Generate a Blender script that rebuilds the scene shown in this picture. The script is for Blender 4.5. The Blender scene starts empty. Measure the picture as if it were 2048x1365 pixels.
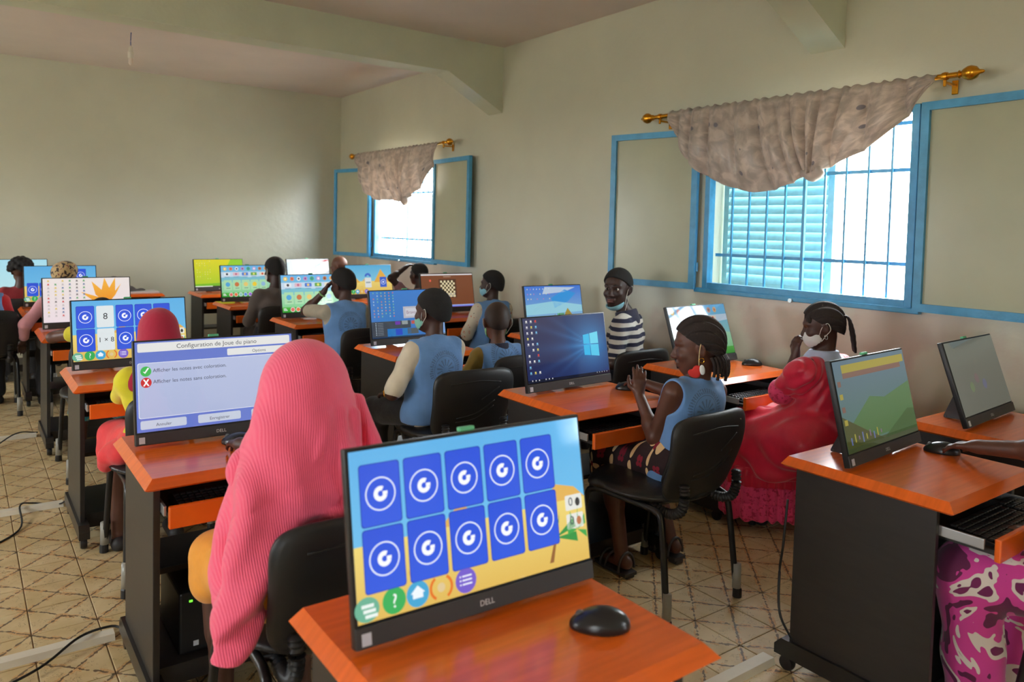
import bpy, bmesh, math, random
import numpy as np
import openvdb as vdb
from mathutils import Vector, Matrix, Euler
C = bpy.context.scene.collection
PI = math.pi
random.seed(7); RNG = np.random.default_rng(7)

# ------------------------------------------------------------------ camera
yaw, pitch, roll = math.radians(36.1), math.radians(-2.7), math.radians(1.4)
fwd = Vector((math.sin(yaw)*math.cos(pitch), math.cos(yaw)*math.cos(pitch), math.sin(pitch)))
rgt = Vector((math.cos(yaw), -math.sin(yaw), 0)); upv = rgt.cross(fwd)
r2 = math.cos(roll)*rgt + math.sin(roll)*upv; u2 = -math.sin(roll)*rgt + math.cos(roll)*upv
cam_d = bpy.data.cameras.new('camera'); cam = bpy.data.objects.new('camera', cam_d); C.objects.link(cam)
cam.matrix_world = Matrix(((r2.x, u2.x, -fwd.x, 0), (r2.y, u2.y, -fwd.y, 0), (r2.z, u2.z, -fwd.z, 1.5), (0, 0, 0, 1)))
cam_d.sensor_width = 36; cam_d.lens = 36*1519/2048; cam_d.shift_y = -(682.5-531)/2048; cam_d.clip_start = .02
cam_d.dof.use_dof = True; cam_d.dof.focus_distance = 3.2; cam_d.dof.aperture_fstop = 3.5
bpy.context.scene.camera = cam
vs = bpy.context.scene.view_settings
vs.view_transform = 'Standard'; vs.look = 'None'; vs.exposure = 0.0; vs.gamma = 1; vs.use_curve_mapping = False
# ------------------------------------------------------------------ daylight
wd = bpy.data.worlds.new('sky'); bpy.context.scene.world = wd; wd.use_nodes = True
bgn = wd.node_tree.nodes['Background']; bgn.inputs[0].default_value = (.95, .98, 1.0, 1); bgn.inputs[1].default_value = 23.0
sund = bpy.data.lights.new('sun', 'SUN'); sund.energy = 6; sund.angle = .01; sund.color = (1, .97, .92)
sun = bpy.data.objects.new('sun', sund); C.objects.link(sun); sun.rotation_euler = (math.radians(14), math.radians(8), 0)
try:
    bpy.context.scene.cycles.max_bounces = 10; bpy.context.scene.cycles.diffuse_bounces = 6
    bpy.context.scene.cycles.sample_clamp_indirect = 6; bpy.context.scene.cycles.caustics_reflective = False
except Exception: pass

# ------------------------------------------------------------------ helpers
def lin(c):
    return tuple(((v/255)/12.92 if v/255 <= .04045 else ((v/255+.055)/1.055)**2.4) for v in c)
MATS = {}
def N(nt, t, **kw):
    n = nt.nodes.new(t)
    for k, v in kw.items():
        if k in n.inputs.keys(): n.inputs[k].default_value = v
        else: setattr(n, k, v)
    return n
def mat(name, rgb, rough=.5, metal=0, spec=.5, noise=0, nscale=8, bump=0, bscale=200, coat=0, trans=0, sheen=0, alpha=1, stretch=None):
    """principled material; noise = colour variation, bump = fine relief"""
    if name in MATS: return MATS[name]
    m = bpy.data.materials.new(name); m.use_nodes = True; nt = m.node_tree; p = nt.nodes['Principled BSDF']
    c = (*lin(rgb), 1); p.inputs['Base Color'].default_value = c; p.inputs['Roughness'].default_value = rough
    p.inputs['Metallic'].default_value = metal; p.inputs['Specular IOR Level'].default_value = spec
    p.inputs['Coat Weight'].default_value = coat; p.inputs['Transmission Weight'].default_value = trans
    p.inputs['Sheen Weight'].default_value = sheen; p.inputs['Alpha'].default_value = alpha
    tc = N(nt, 'ShaderNodeTexCoord'); co = tc.outputs['Object']
    if stretch:
        mp = N(nt, 'ShaderNodeMapping'); mp.inputs['Scale'].default_value = stretch; nt.links.new(co, mp.inputs[0]); co = mp.outputs[0]
    if noise:
        n = N(nt, 'ShaderNodeTexNoise', Scale=nscale, Detail=6.0); nt.links.new(co, n.inputs['Vector'])
        r = N(nt, 'ShaderNodeValToRGB'); r.color_ramp.elements[0].position = .3; r.color_ramp.elements[1].position = .7
        r.color_ramp.elements[0].color = (*[max(0, v*(1-noise)) for v in c[:3]], 1)
        r.color_ramp.elements[1].color = (*[min(1, v*(1+noise)) for v in c[:3]], 1)
        nt.links.new(n.outputs[0], r.inputs[0]); nt.links.new(r.outputs[0], p.inputs['Base Color'])
    if bump:
        n = N(nt, 'ShaderNodeTexNoise', Scale=bscale, Detail=4.0); nt.links.new(co, n.inputs['Vector'])
        b = N(nt, 'ShaderNodeBump', Strength=bump, Distance=.01); nt.links.new(n.outputs[0], b.inputs['Height']); nt.links.new(b.outputs[0], p.inputs['Normal'])
    MATS[name] = m; return m

def tag(o, label=None, cat=None, group=None, kind=None):
    if label: o['label'] = label
    if cat: o['category'] = cat
    if group: o['group'] = group
    if kind: o['kind'] = kind
    return o
def obj(name, me, m=None, parent=None, smooth=False, loc=None):
    if isinstance(me, bmesh.types.BMesh):
        bm = me; me = bpy.data.meshes.new(name); bm.to_mesh(me); bm.free()
    if m is not None:
        me.materials.clear()
        for mm in (m if isinstance(m, (list, tuple)) else [m]): me.materials.append(mm)
    if smooth is True: me.shade_smooth()
    elif smooth: 
        me.shade_smooth()
        try: me.set_sharp_from_angle(angle=math.radians(smooth))
        except Exception: pass
    o = bpy.data.objects.new(name, me); C.objects.link(o)
    if parent is not None: o.parent = parent
    if loc is not None: o.location = loc
    return o
def thing(name, label, cat, loc=(0, 0, 0), rz=0, group=None):
    o = bpy.data.objects.new(name, None); C.objects.link(o); o.location = loc; o.rotation_euler = (0, 0, rz); o.empty_display_size = .1
    return tag(o, label, cat, group)
def dup(o, parent=None, loc=None, rz=None, label=None, skip=()):
    c = o.copy(); C.objects.link(c); c.parent = parent
    if loc is not None: c.location = loc
    if rz is not None: c.rotation_euler = (0, 0, rz)
    if label: c['label'] = label
    for ch in list(o.children):
        if ch.name.split('.')[0] not in skip: dup(ch, c)
    return c
def bx(bm, c, s, bev=0, rot=None, seg=2):
    r = bmesh.ops.create_cube(bm, size=1); vsx = r['verts']
    bmesh.ops.scale(bm, vec=s, verts=vsx)
    if bev:
        es = list({e for v in vsx for e in v.link_edges})
        rr = bmesh.ops.bevel(bm, geom=es, offset=bev, segments=seg, profile=.5, affect='EDGES'); vsx = list({v for f in rr['faces'] for v in f.verts} | {v for v in vsx if v.is_valid})
    if rot is not None: bmesh.ops.rotate(bm, cent=(0, 0, 0), matrix=Matrix(rot) if not isinstance(rot, (Euler,)) else rot.to_matrix(), verts=vsx)
    bmesh.ops.translate(bm, vec=c, verts=vsx); return vsx
def tube(bm, path, r, seg=8, cap=True, flat=1.0):
    """swept tube; r number or list"""
    path = [Vector(p) for p in path]; n = len(path); rings = []
    up = Vector((0, 0, 1))
    for i, p in enumerate(path):
        t = (path[min(i+1, n-1)]-path[max(i-1, 0)]).normalized()
        a = t.cross(up)
        if a.length < 1e-3: a = t.cross(Vector((0, 1, 0)))
        a.normalize(); b = a.cross(t).normalized(); rr = r[i] if isinstance(r, (list, tuple)) else r
        rings.append([bm.verts.new(p+rr*(math.cos(2*PI*k/seg)*a+flat*math.sin(2*PI*k/seg)*b)) for k in range(seg)])
    for i in range(n-1):
        for k in range(seg): bm.faces.new((rings[i][k], rings[i][(k+1) % seg], rings[i+1][(k+1) % seg], rings[i+1][k]))
    if cap: bm.faces.new(rings[0][::-1]); bm.faces.new(rings[-1])
def smoothpath(pts, n=8):
    """catmull-rom"""
    P = [np.array(p, float) for p in pts]; P = [2*P[0]-P[1]]+P+[2*P[-1]-P[-2]]; out = []
    for i in range(1, len(P)-2):
        for t in np.linspace(0, 1, n, endpoint=False):
            a, b, c, d = P[i-1:i+3]
            out.append(.5*((2*b)+(c-a)*t+(2*a-5*b+4*c-d)*t*t+(3*b-a-3*c+d)*t**3))
    out.append(P[-2]); return out
def prism(bm, poly, axis, a, b):
    """extrude a polygon given in the two other axes between a and b along axis"""
    def mk(p, t):
        v = [0, 0, 0]; k = [i for i in range(3) if i != axis]; v[k[0]] = p[0]; v[k[1]] = p[1]; v[axis] = t; return bm.verts.new(v)
    A = [mk(p, a) for p in poly]; Bv = [mk(p, b) for p in poly]; n = len(poly)
    fs = [bm.faces.new(A), bm.faces.new(Bv[::-1])]+[bm.faces.new((A[i], Bv[i], Bv[(i+1) % n], A[(i+1) % n])) for i in range(n)]
    bmesh.ops.recalc_face_normals(bm, faces=fs)
def lathe(bm, prof, c=(0, 0, 0), ax='z', seg=20):
    rings = []
    for r, h in prof:
        rg = []
        for k in range(seg):
            x, y = r*math.cos(2*PI*k/seg), r*math.sin(2*PI*k/seg)
            p = {'z': (x, y, h), 'y': (x, h, y), 'x': (h, x, y)}[ax]; rg.append(bm.verts.new(Vector(p)+Vector(c)))
        rings.append(rg)
    fs = []
    for i in range(len(rings)-1):
        for k in range(seg): fs.append(bm.faces.new((rings[i][k], rings[i][(k+1) % seg], rings[i+1][(k+1) % seg], rings[i+1][k])))
    fs.append(bm.faces.new(rings[0][::-1])); fs.append(bm.faces.new(rings[-1])); bmesh.ops.recalc_face_normals(bm, faces=fs)
def pymesh(name, v, f):
    me = bpy.data.meshes.new(name); me.from_pydata([tuple(map(float, p)) for p in v], [], [tuple(map(int, q)) for q in f]); me.update(); return me
def gridmesh(name, P):
    """P: (n,m,3) array"""
    n, m = P.shape[:2]; idx = np.arange(n*m).reshape(n, m)
    f = np.stack([idx[:-1, :-1], idx[1:, :-1], idx[1:, 1:], idx[:-1, 1:]], -1).reshape(-1, 4)
    return pymesh(name, P.reshape(-1, 3), f)
def NB(): return bmesh.new()

# ------------------------------------------------------------------ signed-distance modelling for bodies and cloth
class SDF:
    def __init__(s): s.ops = []; s.cuts = []; s.disp = []
    def cap(s, a, b, ra, rb=None, k=.02, sub=False): s.ops.append(('c', np.array(a, float), np.array(b, float), ra, ra if rb is None else rb, k, sub)); return s
    def ell(s, c, r, R=None, k=.02, sub=False): s.ops.append(('e', np.array(c, float), np.array(r, float), np.eye(3) if R is None else np.array(R), k, sub)); return s
    def cut(s, fn): s.cuts.append(fn); return s
    def mesh(s, name, h, grow=0):
        los, his = [], []
        for o in s.ops:
            if o[-1]: continue
            if o[0] == 'c': los += [o[1]-o[3], o[2]-o[4]]; his += [o[1]+o[3], o[2]+o[4]]
            else: m = o[2].max(); los.append(o[1]-m); his.append(o[1]+m)
        lo = np.min(los, 0)-4*h-grow; hi = np.max(his, 0)+4*h+grow; n = np.ceil((hi-lo)/h).astype(int)+1
        d = np.full(n, .3, np.float32)
        ax = [(lo[i]+h*np.arange(n[i])).astype(np.float32) for i in range(3)]
        for o in s.ops:
            k = o[-2]; pad = k+3*h+grow
            if o[0] == 'c': l, u = np.minimum(o[1]-o[3], o[2]-o[4])-pad, np.maximum(o[1]+o[3], o[2]+o[4])+pad
            else: m = o[2].max(); l, u = o[1]-m-pad, o[1]+m+pad
            i0 = np.clip(np.floor((l-lo)/h).astype(int), 0, n-1); i1 = np.clip(np.ceil((u-lo)/h).astype(int)+1, 1, n)
            if (i1 <= i0).any(): continue
            sl = tuple(slice(a, b) for a, b in zip(i0, i1))
            X = ax[0][sl[0]][:, None, None]; Y = ax[1][sl[1]][None, :, None]; Z = ax[2][sl[2]][None, None, :]
            if o[0] == 'c':
                a, b = o[1], o[2]; ba = b-a; L = max(float(ba@ba), 1e-9)
                t = np.clip(((X-a[0])*ba[0]+(Y-a[1])*ba[1]+(Z-a[2])*ba[2])/L, 0, 1)
                q = np.sqrt((X-a[0]-t*ba[0])**2+(Y-a[1]-t*ba[1])**2+(Z-a[2]-t*ba[2])**2)-(o[3]+t*(o[4]-o[3]))
            else:
                R = o[3]; dx, dy, dz = X-o[1][0], Y-o[1][1], Z-o[1][2]
                p = [R[0, i]*dx+R[1, i]*dy+R[2, i]*dz for i in range(3)]; r = o[2]
                k0 = np.sqrt(sum((p[i]/r[i])**2 for i in range(3))); k1 = np.sqrt(sum((p[i]/r[i]**2)**2 for i in range(3)))
                q = k0*(k0-1)/np.maximum(k1, 1e-6)
            A = d[sl]
            if o[-1]:
                kk = max(k, 1e-4); hh = np.clip(.5-.5*(A+q)/kk, 0, 1); d[sl] = A*(1-hh)+(-q)*hh+kk*hh*(1-hh)
            else:
                kk = max(k, 1e-4); hh = np.clip(.5+.5*(q-A)/kk, 0, 1); d[sl] = q*(1-hh)+A*hh-kk*hh*(1-hh)
        if s.cuts or s.disp:
            X = ax[0][:, None, None]; Y = ax[1][None, :, None]; Z = ax[2][None, None, :]
            for f in s.disp: d = d+f(X, Y, Z).astype(np.float32)
            for f in s.cuts: d = np.maximum(d, f(X, Y, Z).astype(np.float32))
        d[0], d[-1] = .3, .3; d[:, 0], d[:, -1] = .3, .3; d[:, :, 0], d[:, :, -1] = .3, .3
        g = vdb.FloatGrid(float(3*h)); g.copyFromArray(np.clip(d, -3*h, 3*h).astype(np.float32))
        pts, quads = g.convertToQuads(isovalue=0.0)
        pts = np.asarray(pts)*h+lo; quads = np.asarray(quads)[:, ::-1]
        me = pymesh(name, pts, quads); me.shade_smooth(); return me
def rotz(a): c, s = math.cos(a), math.sin(a); return np.array([[c, -s, 0], [s, c, 0], [0, 0, 1]])
def rotx(a): c, s = math.cos(a), math.sin(a); return np.array([[1, 0, 0], [0, c, -s], [0, s, c]])
def roty(a): c, s = math.cos(a), math.sin(a); return np.array([[c, 0, s], [0, 1, 0], [-s, 0, c]])
# ------------------------------------------------------------------ room
W, D, H = 4.02, 9.35, 3.15
XL, YF = -3.3, -4.3
wallpaint = mat('wall_paint', (207, 207, 187), rough=.28, spec=.5, noise=.07, nscale=1.1, bump=.25, bscale=14)
ceilpaint = mat('ceiling_paint', (224, 213, 207), rough=.8, noise=.04, nscale=1.5, bump=.1, bscale=40)
beampaint = mat('beam_paint', (206, 210, 186), rough=.4, noise=.06, nscale=2.2, bump=.15, bscale=30)
blue = mat('blue_gloss_paint', (72, 152, 196), rough=.35, noise=.12, nscale=14, bump=.15, bscale=60)
bluelouv = mat('louvre_blue_paint', (150, 200, 208), rough=.4, noise=.1, nscale=20)
plaster = mat('bare_plaster', (186, 158, 140), rough=.8, noise=.1, nscale=5, bump=.3, bscale=30)

def wall_material_right():
    """the paint, worn to pinkish plaster in blotches below the windows"""
    m = wallpaint.copy(); m.name = 'wall_paint_worn'; nt = m.node_tree; p = nt.nodes['Principled BSDF']
    src = p.inputs['Base Color'].links[0].from_socket
    g = N(nt, 'ShaderNodeNewGeometry'); sep = N(nt, 'ShaderNodeSeparateXYZ'); nt.links.new(g.outputs['Position'], sep.inputs[0])
    no = N(nt, 'ShaderNodeTexNoise', Scale=1.7, Detail=5.0); nt.links.new(g.outputs['Position'], no.inputs['Vector'])
    a = N(nt, 'ShaderNodeMapRange'); a.inputs['From Min'].default_value = 1.13; a.inputs['From Max'].default_value = .75; nt.links.new(sep.outputs[2], a.inputs['Value'])
    b = N(nt, 'ShaderNodeMath', operation='MULTIPLY'); c2 = N(nt, 'ShaderNodeMath', operation='GREATER_THAN'); c2.inputs[1].default_value = 1.12
    nt.links.new(sep.outputs[2], c2.inputs[0]); c3 = N(nt, 'ShaderNodeMath', operation='SUBTRACT'); c3.inputs[0].default_value = 1; nt.links.new(c2.outputs[0], c3.inputs[1])
    r = N(nt, 'ShaderNodeMapRange'); r.inputs['From Min'].default_value = .48; r.inputs['From Max'].default_value = .56; nt.links.new(no.outputs[0], r.inputs['Value'])
    nt.links.new(r.outputs[0], b.inputs[0]); nt.links.new(c3.outputs[0], b.inputs[1])
    mx = N(nt, 'ShaderNodeMix', data_type='RGBA'); nt.links.new(b.outputs[0], mx.inputs[0]); nt.links.new(src, mx.inputs[6]); mx.inputs[7].default_value = (*lin((200, 190, 174)), 1)
    nt.links.new(mx.outputs[2], p.inputs['Base Color']); return m
WZ0, WZ1 = 1.14, 2.2
WINS = [(6.89, 8.32), (1.96, 3.34), (-2.99, -1.61)]
def wall_with_windows(name, x0, x1, wins, m, label):
    bm = NB(); ys = [YF]+[v for w in sorted(wins) for v in w]+[D+.2]
    bx(bm, ((x0+x1)/2, (YF+D+.2)/2, WZ0/2), (x1-x0, D+.2-YF, WZ0)); bx(bm, ((x0+x1)/2, (YF+D+.2)/2, (WZ1+H+.2)/2), (x1-x0, D+.2-YF, H+.2-WZ1))
    for i in range(0, len(ys), 2): bx(bm, ((x0+x1)/2, (ys[i]+ys[i+1])/2, (WZ0+WZ1)/2), (x1-x0, ys[i+1]-ys[i], WZ1-WZ0))
    return tag(obj(name, bm, m), label, 'wall', kind='structure')
wall_with_windows('wall_right', W, W+.22, WINS, wall_material_right(), 'cream painted wall with curtained blue windows')
LW = [(6.6, 8.2), (2.2, 3.8), (-2.9, -1.3)]
wall_with_windows('wall_left', XL-.22, XL, LW, wallpaint, 'cream painted wall on the left side of the room')
bm = NB(); bx(bm, ((XL+W)/2, D+.1, H/2), (W-XL+.4, .2, H)); tag(obj('wall_back', bm, wallpaint), 'glossy cream wall at the far end of the classroom', 'wall', kind='structure')
bm = NB(); bx(bm, ((XL+W)/2, YF-.1, H/2), (W-XL+.4, .2, H)); tag(obj('wall_front', bm, wallpaint), 'cream wall behind the viewer', 'wall', kind='structure')
bm = NB(); bx(bm, ((XL+W)/2, (YF+D)/2, H+.1), (W-XL+.4, D-YF+.4, .2)); tag(obj('ceiling', bm, ceilpaint), 'pinkish white plaster ceiling', 'ceiling', kind='structure')
def beam(name, y0, y1, label):
    bm = NB(); zb, zh, xh = 2.86, 2.56, 3.44
    prism(bm, [(XL, H), (XL, zb), (xh, zb), (W, zh), (W, H)], 1, y0, y1); return tag(obj(name, bm, beampaint), label, 'beam', kind='structure')
beam('trim_1', 5.72, 5.94, 'pale green ceiling beam crossing the room, haunched at the window wall')
beam('trim_2', 2.40, 2.61, 'haunched beam end above the near window')
beam('trim_3', -.92, -.70, 'ceiling beam behind the viewer')

# floor
TS, TX0, TY0 = .21, .20, 3.15
def tile_material():
    m = bpy.data.materials.new('patterned_cement_tile'); m.use_nodes = True; nt = m.node_tree; p = nt.nodes['Principled BSDF']; L = nt.links.new
    g = N(nt, 'ShaderNodeNewGeometry'); sep = N(nt, 'ShaderNodeSeparateXYZ'); L(g.outputs['Position'], sep.inputs[0])
    def mth(op, a, b=None):
        n = N(nt, 'ShaderNodeMath', operation=op)
        for i, v in enumerate((a, b)):
            if v is None: continue
            if isinstance(v, (int, float)): n.inputs[i].default_value = v
            else: L(v, n.inputs[i])
        return n.outputs[0]
    nz = N(nt, 'ShaderNodeTexNoise', Scale=11.0, Detail=3.0); L(g.outputs['Position'], nz.inputs['Vector'])
    wob = mth('MULTIPLY', mth('SUBTRACT', nz.outputs[0], .5), .10)
    u = mth('FRACT', mth('ADD', mth('DIVIDE', mth('SUBTRACT', sep.outputs[0], TX0-20*TS), TS), wob)); v = mth('FRACT', mth('ADD', mth('DIVIDE', mth('SUBTRACT', sep.outputs[1], TY0-40*TS), TS), wob))
    d1 = mth('ABSOLUTE', mth('SUBTRACT', u, v)); d2 = mth('ABSOLUTE', mth('SUBTRACT', mth('ADD', u, v), 1.0))
    dash = N(nt, 'ShaderNodeTexNoise', Scale=60.0, Detail=2.0); L(g.outputs['Position'], dash.inputs['Vector'])
    wid = mth('MULTIPLY', mth('SUBTRACT', dash.outputs[0], .36), .16)
    line = mth('MAXIMUM', mth('LESS_THAN', d1, wid), mth('LESS_THAN', d2, wid))
    sq = N(nt, 'ShaderNodeTexNoise', Scale=34.0, Detail=5.0, Distortion=2.2); L(g.outputs['Position'], sq.inputs['Vector'])
    s1 = mth('ABSOLUTE', mth('SUBTRACT', sq.outputs[0], .56)); msk = N(nt, 'ShaderNodeTexNoise', Scale=19.0, Detail=2.0); L(g.outputs['Position'], msk.inputs['Vector'])
    squig = mth('MULTIPLY', mth('LESS_THAN', s1, .011), mth('GREATER_THAN', msk.outputs[0], .52))
    base = N(nt, 'ShaderNodeTexNoise', Scale=6.0, Detail=6.0); L(g.outputs['Position'], base.inputs['Vector'])
    r = N(nt, 'ShaderNodeValToRGB'); e = r.color_ramp.elements; e[0].position = .3; e[0].color = (*lin((196, 170, 120)), 1); e[1].position = .72; e[1].color = (*lin((226, 206, 164)), 1)
    L(base.outputs[0], r.inputs[0])
    halo = mth('MULTIPLY', mth('LESS_THAN', mth('MINIMUM', d1, d2), .085), mth('GREATER_THAN', msk.outputs[0], .5))
    h1 = N(nt, 'ShaderNodeMix', data_type='RGBA'); L(mth('MULTIPLY', halo, .5), h1.inputs[0]); L(r.outputs[0], h1.inputs[6]); h1.inputs[7].default_value = (*lin((214, 150, 82)), 1)
    m1 = N(nt, 'ShaderNodeMix', data_type='RGBA'); L(mth('MULTIPLY', line, .85), m1.inputs[0]); L(h1.outputs[2], m1.inputs[6]); m1.inputs[7].default_value = (*lin((84, 66, 54)), 1)
    m2 = N(nt, 'ShaderNodeMix', data_type='RGBA'); L(mth('MULTIPLY', squig, .8), m2.inputs[0]); L(m1.outputs[2], m2.inputs[6]); m2.inputs[7].default_value = (*lin((96, 66, 40)), 1)
    L(m2.outputs[2], p.inputs['Base Color']); p.inputs['Roughness'].default_value = .42
    b = N(nt, 'ShaderNodeBump', Strength=.1, Distance=.004); L(base.outputs[0], b.inputs['Height']); L(b.outputs[0], p.inputs['Normal'])
    return m
tilem = tile_material()
bm = NB(); bx(bm, ((XL+W)/2, (YF+D)/2, -.054), (W-XL+.4, D-YF+.4, .1))
floor = tag(obj('floor', bm, mat('tile_grout', (128, 104, 80), rough=.9)), 'beige patterned cement tile floor', 'floor', kind='structure')
def tile_vf(cx, cy):
    a, b = TS/2-.0018, TS/2-.0038; v = []
    for z, q in ((-.006, a), (-.0012, a), (0, b)): v += [(cx-q, cy-q, z), (cx+q, cy-q, z), (cx+q, cy+q, z), (cx-q, cy+q, z)]
    f = [(8, 9, 10, 11)]
    for l in (0, 4): f += [(l+i, l+(i+1) % 4, l+4+(i+1) % 4, l+4+i) for i in range(4)]
    return v, f
cells = []
for i in range(-18, 19):
    for j in range(-36, 31):
        x, y = TX0+(i+.5)*TS, TY0+(j+.5)*TS
        if XL < x < W and YF < y < D: cells.append((x, y))
def seen(x, y):
    if -1.2 < x < .62 and 2.5 < y < 7.2 and x > .09*(y-2)-.6: return True
    if 1.15 < x < 3.3 and 1.2 < y < 3.3: return True
    return .5 < x < 2.1 and 2.2 < y < 4.6
near = sorted([c for c in cells if seen(*c)], key=lambda c: c[0]**2+c[1]**2)[:300]; ns = set(near)
v, f = tile_vf(0, 0); tme = pymesh('tile', v, f); tme.materials.append(tilem)
for (x, y) in near:
    o = bpy.data.objects.new('tile', tme); C.objects.link(o); o.parent = floor; o.location = (x, y, RNG.uniform(-.0006, .0004))
V, F = [], []
for c in cells:
    if c in ns: continue
    v, f = tile_vf(*c); n = len(V); V += v; F += [tuple(q+n for q in ff) for ff in f]
tag(obj('tile_field', pymesh('tile_field', V, F), tilem, floor), kind='stuff')

def wobj(name, bm, m, root, parent=None, smooth=False):
    """mesh drawn in room coordinates, stored relative to its root empty"""
    inv = Matrix.Rotation(-root.rotation_euler.z, 4, 'Z') @ Matrix.Translation(-root.location)
    if isinstance(bm, bmesh.types.BMesh): bmesh.ops.transform(bm, matrix=inv, verts=bm.verts[:])
    else: bm.transform(inv)
    return obj(name, bm, m, parent or root, smooth)

# windows
panem = mat('frosted_pane', (186, 188, 158), rough=.28, noise=.06, nscale=3, spec=.5, trans=.15, bump=.06, bscale=6)
def sash(root, hy, dirn, length, end_x, label=None):
    """casement hinged at hy on the wall, folded back so its free edge stands at end_x"""
    a = math.asin((4.0-end_x)/length); ux, uy = -math.sin(a), dirn*math.cos(a)
    def P(s, z, t=0): return Vector((4.0+ux*s-uy*dirn*0+(-abs(uy))*t, hy+uy*s+ux*dirn*t, z))
    def bar(bm, s0, s1, z0, z1, t0, t1):
        vs_ = [bm.verts.new(P(s, z, t)) for t in (t0, t1) for (s, z) in ((s0, z0), (s1, z0), (s1, z1), (s0, z1))]
        fs = [bm.faces.new([vs_[i] for i in q]) for q in ((0, 1, 2, 3), (7, 6, 5, 4), (0, 4, 5, 1), (1, 5, 6, 2), (2, 6, 7, 3), (3, 7, 4, 0))]
        bmesh.ops.recalc_face_normals(bm, faces=fs)
    w = .042; z0, z1 = WZ0-.01, WZ1-.005; bm = NB()
    bar(bm, .01, .01+w, z0, z1, .005, .04); bar(bm, length-w, length, z0, z1, .005, .04)
    bar(bm, .01+w, length-w, z0, z0+w, .005, .04); bar(bm, .01+w, length-w, z1-w, z1, .005, .04)
    fr = wobj('sash', bm, blue, root)
    bm = NB(); bar(bm, .01+w-.004, length-w+.004, z0+w-.004, z1-w+.004, .016, .022); wobj('pane', bm, panem, root, fr)
    bm = NB()
    for z in (z0+.15, z1-.15): tube(bm, [P(0.005, z-.03, .01), P(.005, z+.03, .01)], .008)
    wobj('hinge', bm, blue, root, fr)
def window(name, y0, y1, label, louvre, nb, hz, left, right):
    root = thing(name, label, 'window', (W, (y0+y1)/2, WZ0)); root['kind'] = 'structure'
    bm = NB(); w = .04
    for y in (y0+w/2, y1-w/2): bx(bm, (W+.015, y, (WZ0+WZ1)/2), (.06, w, WZ1-WZ0), .003)
    bx(bm, (W+.015, (y0+y1)/2, WZ1-w/2), (.058, y1-y0-2*w, w)); bx(bm, (W+.015, (y0+y1)/2, WZ0+w/2), (.058, y1-y0-2*w, w)); wobj('window_frame', bm, blue, root)
    bm = NB(); bx(bm, (W-.012, (y0+y1)/2, WZ0-.012), (.05, y1-y0+.1, .03), .005); wobj('sill', bm, blue, root)
    bm = NB(); lathe(bm, [(.012, 0), (.014, .02), (.008, .03)], (W-.05, (y0+y1)/2, WZ0-.02), 'x', 12); wobj('latch', bm, mat('latch_metal', (190, 200, 200), rough=.3, metal=.8), root)
    for k in range(1, nb): 
        bm = NB(); y = y0+w+(y1-y0-2*w)*k/nb; th = .018 if k == nb//2 else .0115
        bx(bm, (W+.06, y, (WZ0+WZ1)/2), (th, th, WZ1-WZ0-.02)); wobj('bar', bm, blue, root)
    for z in hz: bm = NB(); bx(bm, (W+.071, (y0+y1)/2, z), (.010, y1-y0-2*w, .02)); wobj('bar', bm, blue, root)
    sash(root, *left); sash(root, *right)
    if louvre:
        ya, yb = louvre; bm = NB(); X = W+.19
        for y in (ya+.02, yb-.02): bx(bm, (X, y, (WZ0+WZ1)/2), (.03, .04, WZ1-WZ0))
        for z in (WZ0+.025, WZ1-.025): bx(bm, (X, (ya+yb)/2, z), (.03, yb-ya-.08, .05))
        lf = wobj('louvre_shutter', bm, bluelouv, root); n = 17
        for k in range(n):
            bm = NB(); z = WZ0+.05+(WZ1-WZ0-.1)*(k+.5)/n
            bx(bm, (X, (ya+yb)/2, z), (.010, yb-ya-.08, .066), 0, Euler((0, math.radians(28), 0))); wobj('slat', bm, bluelouv, root, lf)
    return root
hz2 = (1.365, 1.87, 2.12)
window('window_1', 6.89, 8.32, 'far blue barred window with folded back frosted sashes', None, 12, (1.365, 1.88), (8.34, 1, .72, 3.84), (6.87, -1, .76, 3.965))
window('window_2', 1.96, 3.34, 'near blue barred window, louvred shutter closed on its left half', (2.53, 3.33), 10, hz2, (3.37, 1, .70, 3.85), (1.94, -1, .70, 3.96))
window('window_3', -2.99, -1.61, 'blue barred window behind the viewer', None, 10, hz2, (-1.58, 1, .70, 3.95), (-3.02, -1, .70, 3.95))
for i, (a, b) in enumerate(LW):
    root = thing('window_%d' % (i+4), ['blue barred window, far end of the left wall', 'blue barred window in the middle of the left wall', 'blue barred window, near end of the left wall'][i], 'window', (XL, (a+b)/2, WZ0)); root['kind'] = 'structure'
    bm = NB()
    for y in (a+.02, b-.02): bx(bm, (XL-.05, y, (WZ0+WZ1)/2), (.13, .04, WZ1-WZ0))
    for z in (WZ0+.02, WZ1-.02): bx(bm, (XL-.05, (a+b)/2, z), (.13, b-a-.08, .04))
    wobj('window_frame', bm, blue, root)
    for k in range(1, 10): bm = NB(); bx(bm, (XL-.1, a+(b-a)*k/10, (WZ0+WZ1)/2), (.009, .009, WZ1-WZ0-.08)); wobj('bar', bm, blue, root)
# portals guide the sky light through the openings
for (a, b), x, s in [(w, W+.21, 1) for w in WINS]+[(w, XL-.21, -1) for w in LW]:
    ld = bpy.data.lights.new('portal', 'AREA'); ld.shape = 'RECTANGLE'; ld.size = WZ1-WZ0; ld.size_y = b-a; ld.cycles.is_portal = True
    lo = bpy.data.objects.new('sky_portal', ld); C.objects.link(lo); lo.location = (x, (a+b)/2, (WZ0+WZ1)/2); lo.rotation_euler = (0, s*PI/2, 0)
bm = NB(); bx(bm, (W+25.3, 3, -.35), (50, 120, .1)); bx(bm, (XL-25.3, 3, -.35), (50, 120, .1))
tag(obj('ground', bm, mat('sandy_ground', (220, 214, 200), rough=.95, noise=.08, nscale=.6)), 'pale sandy yard outside the windows', 'ground', kind='structure')

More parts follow.
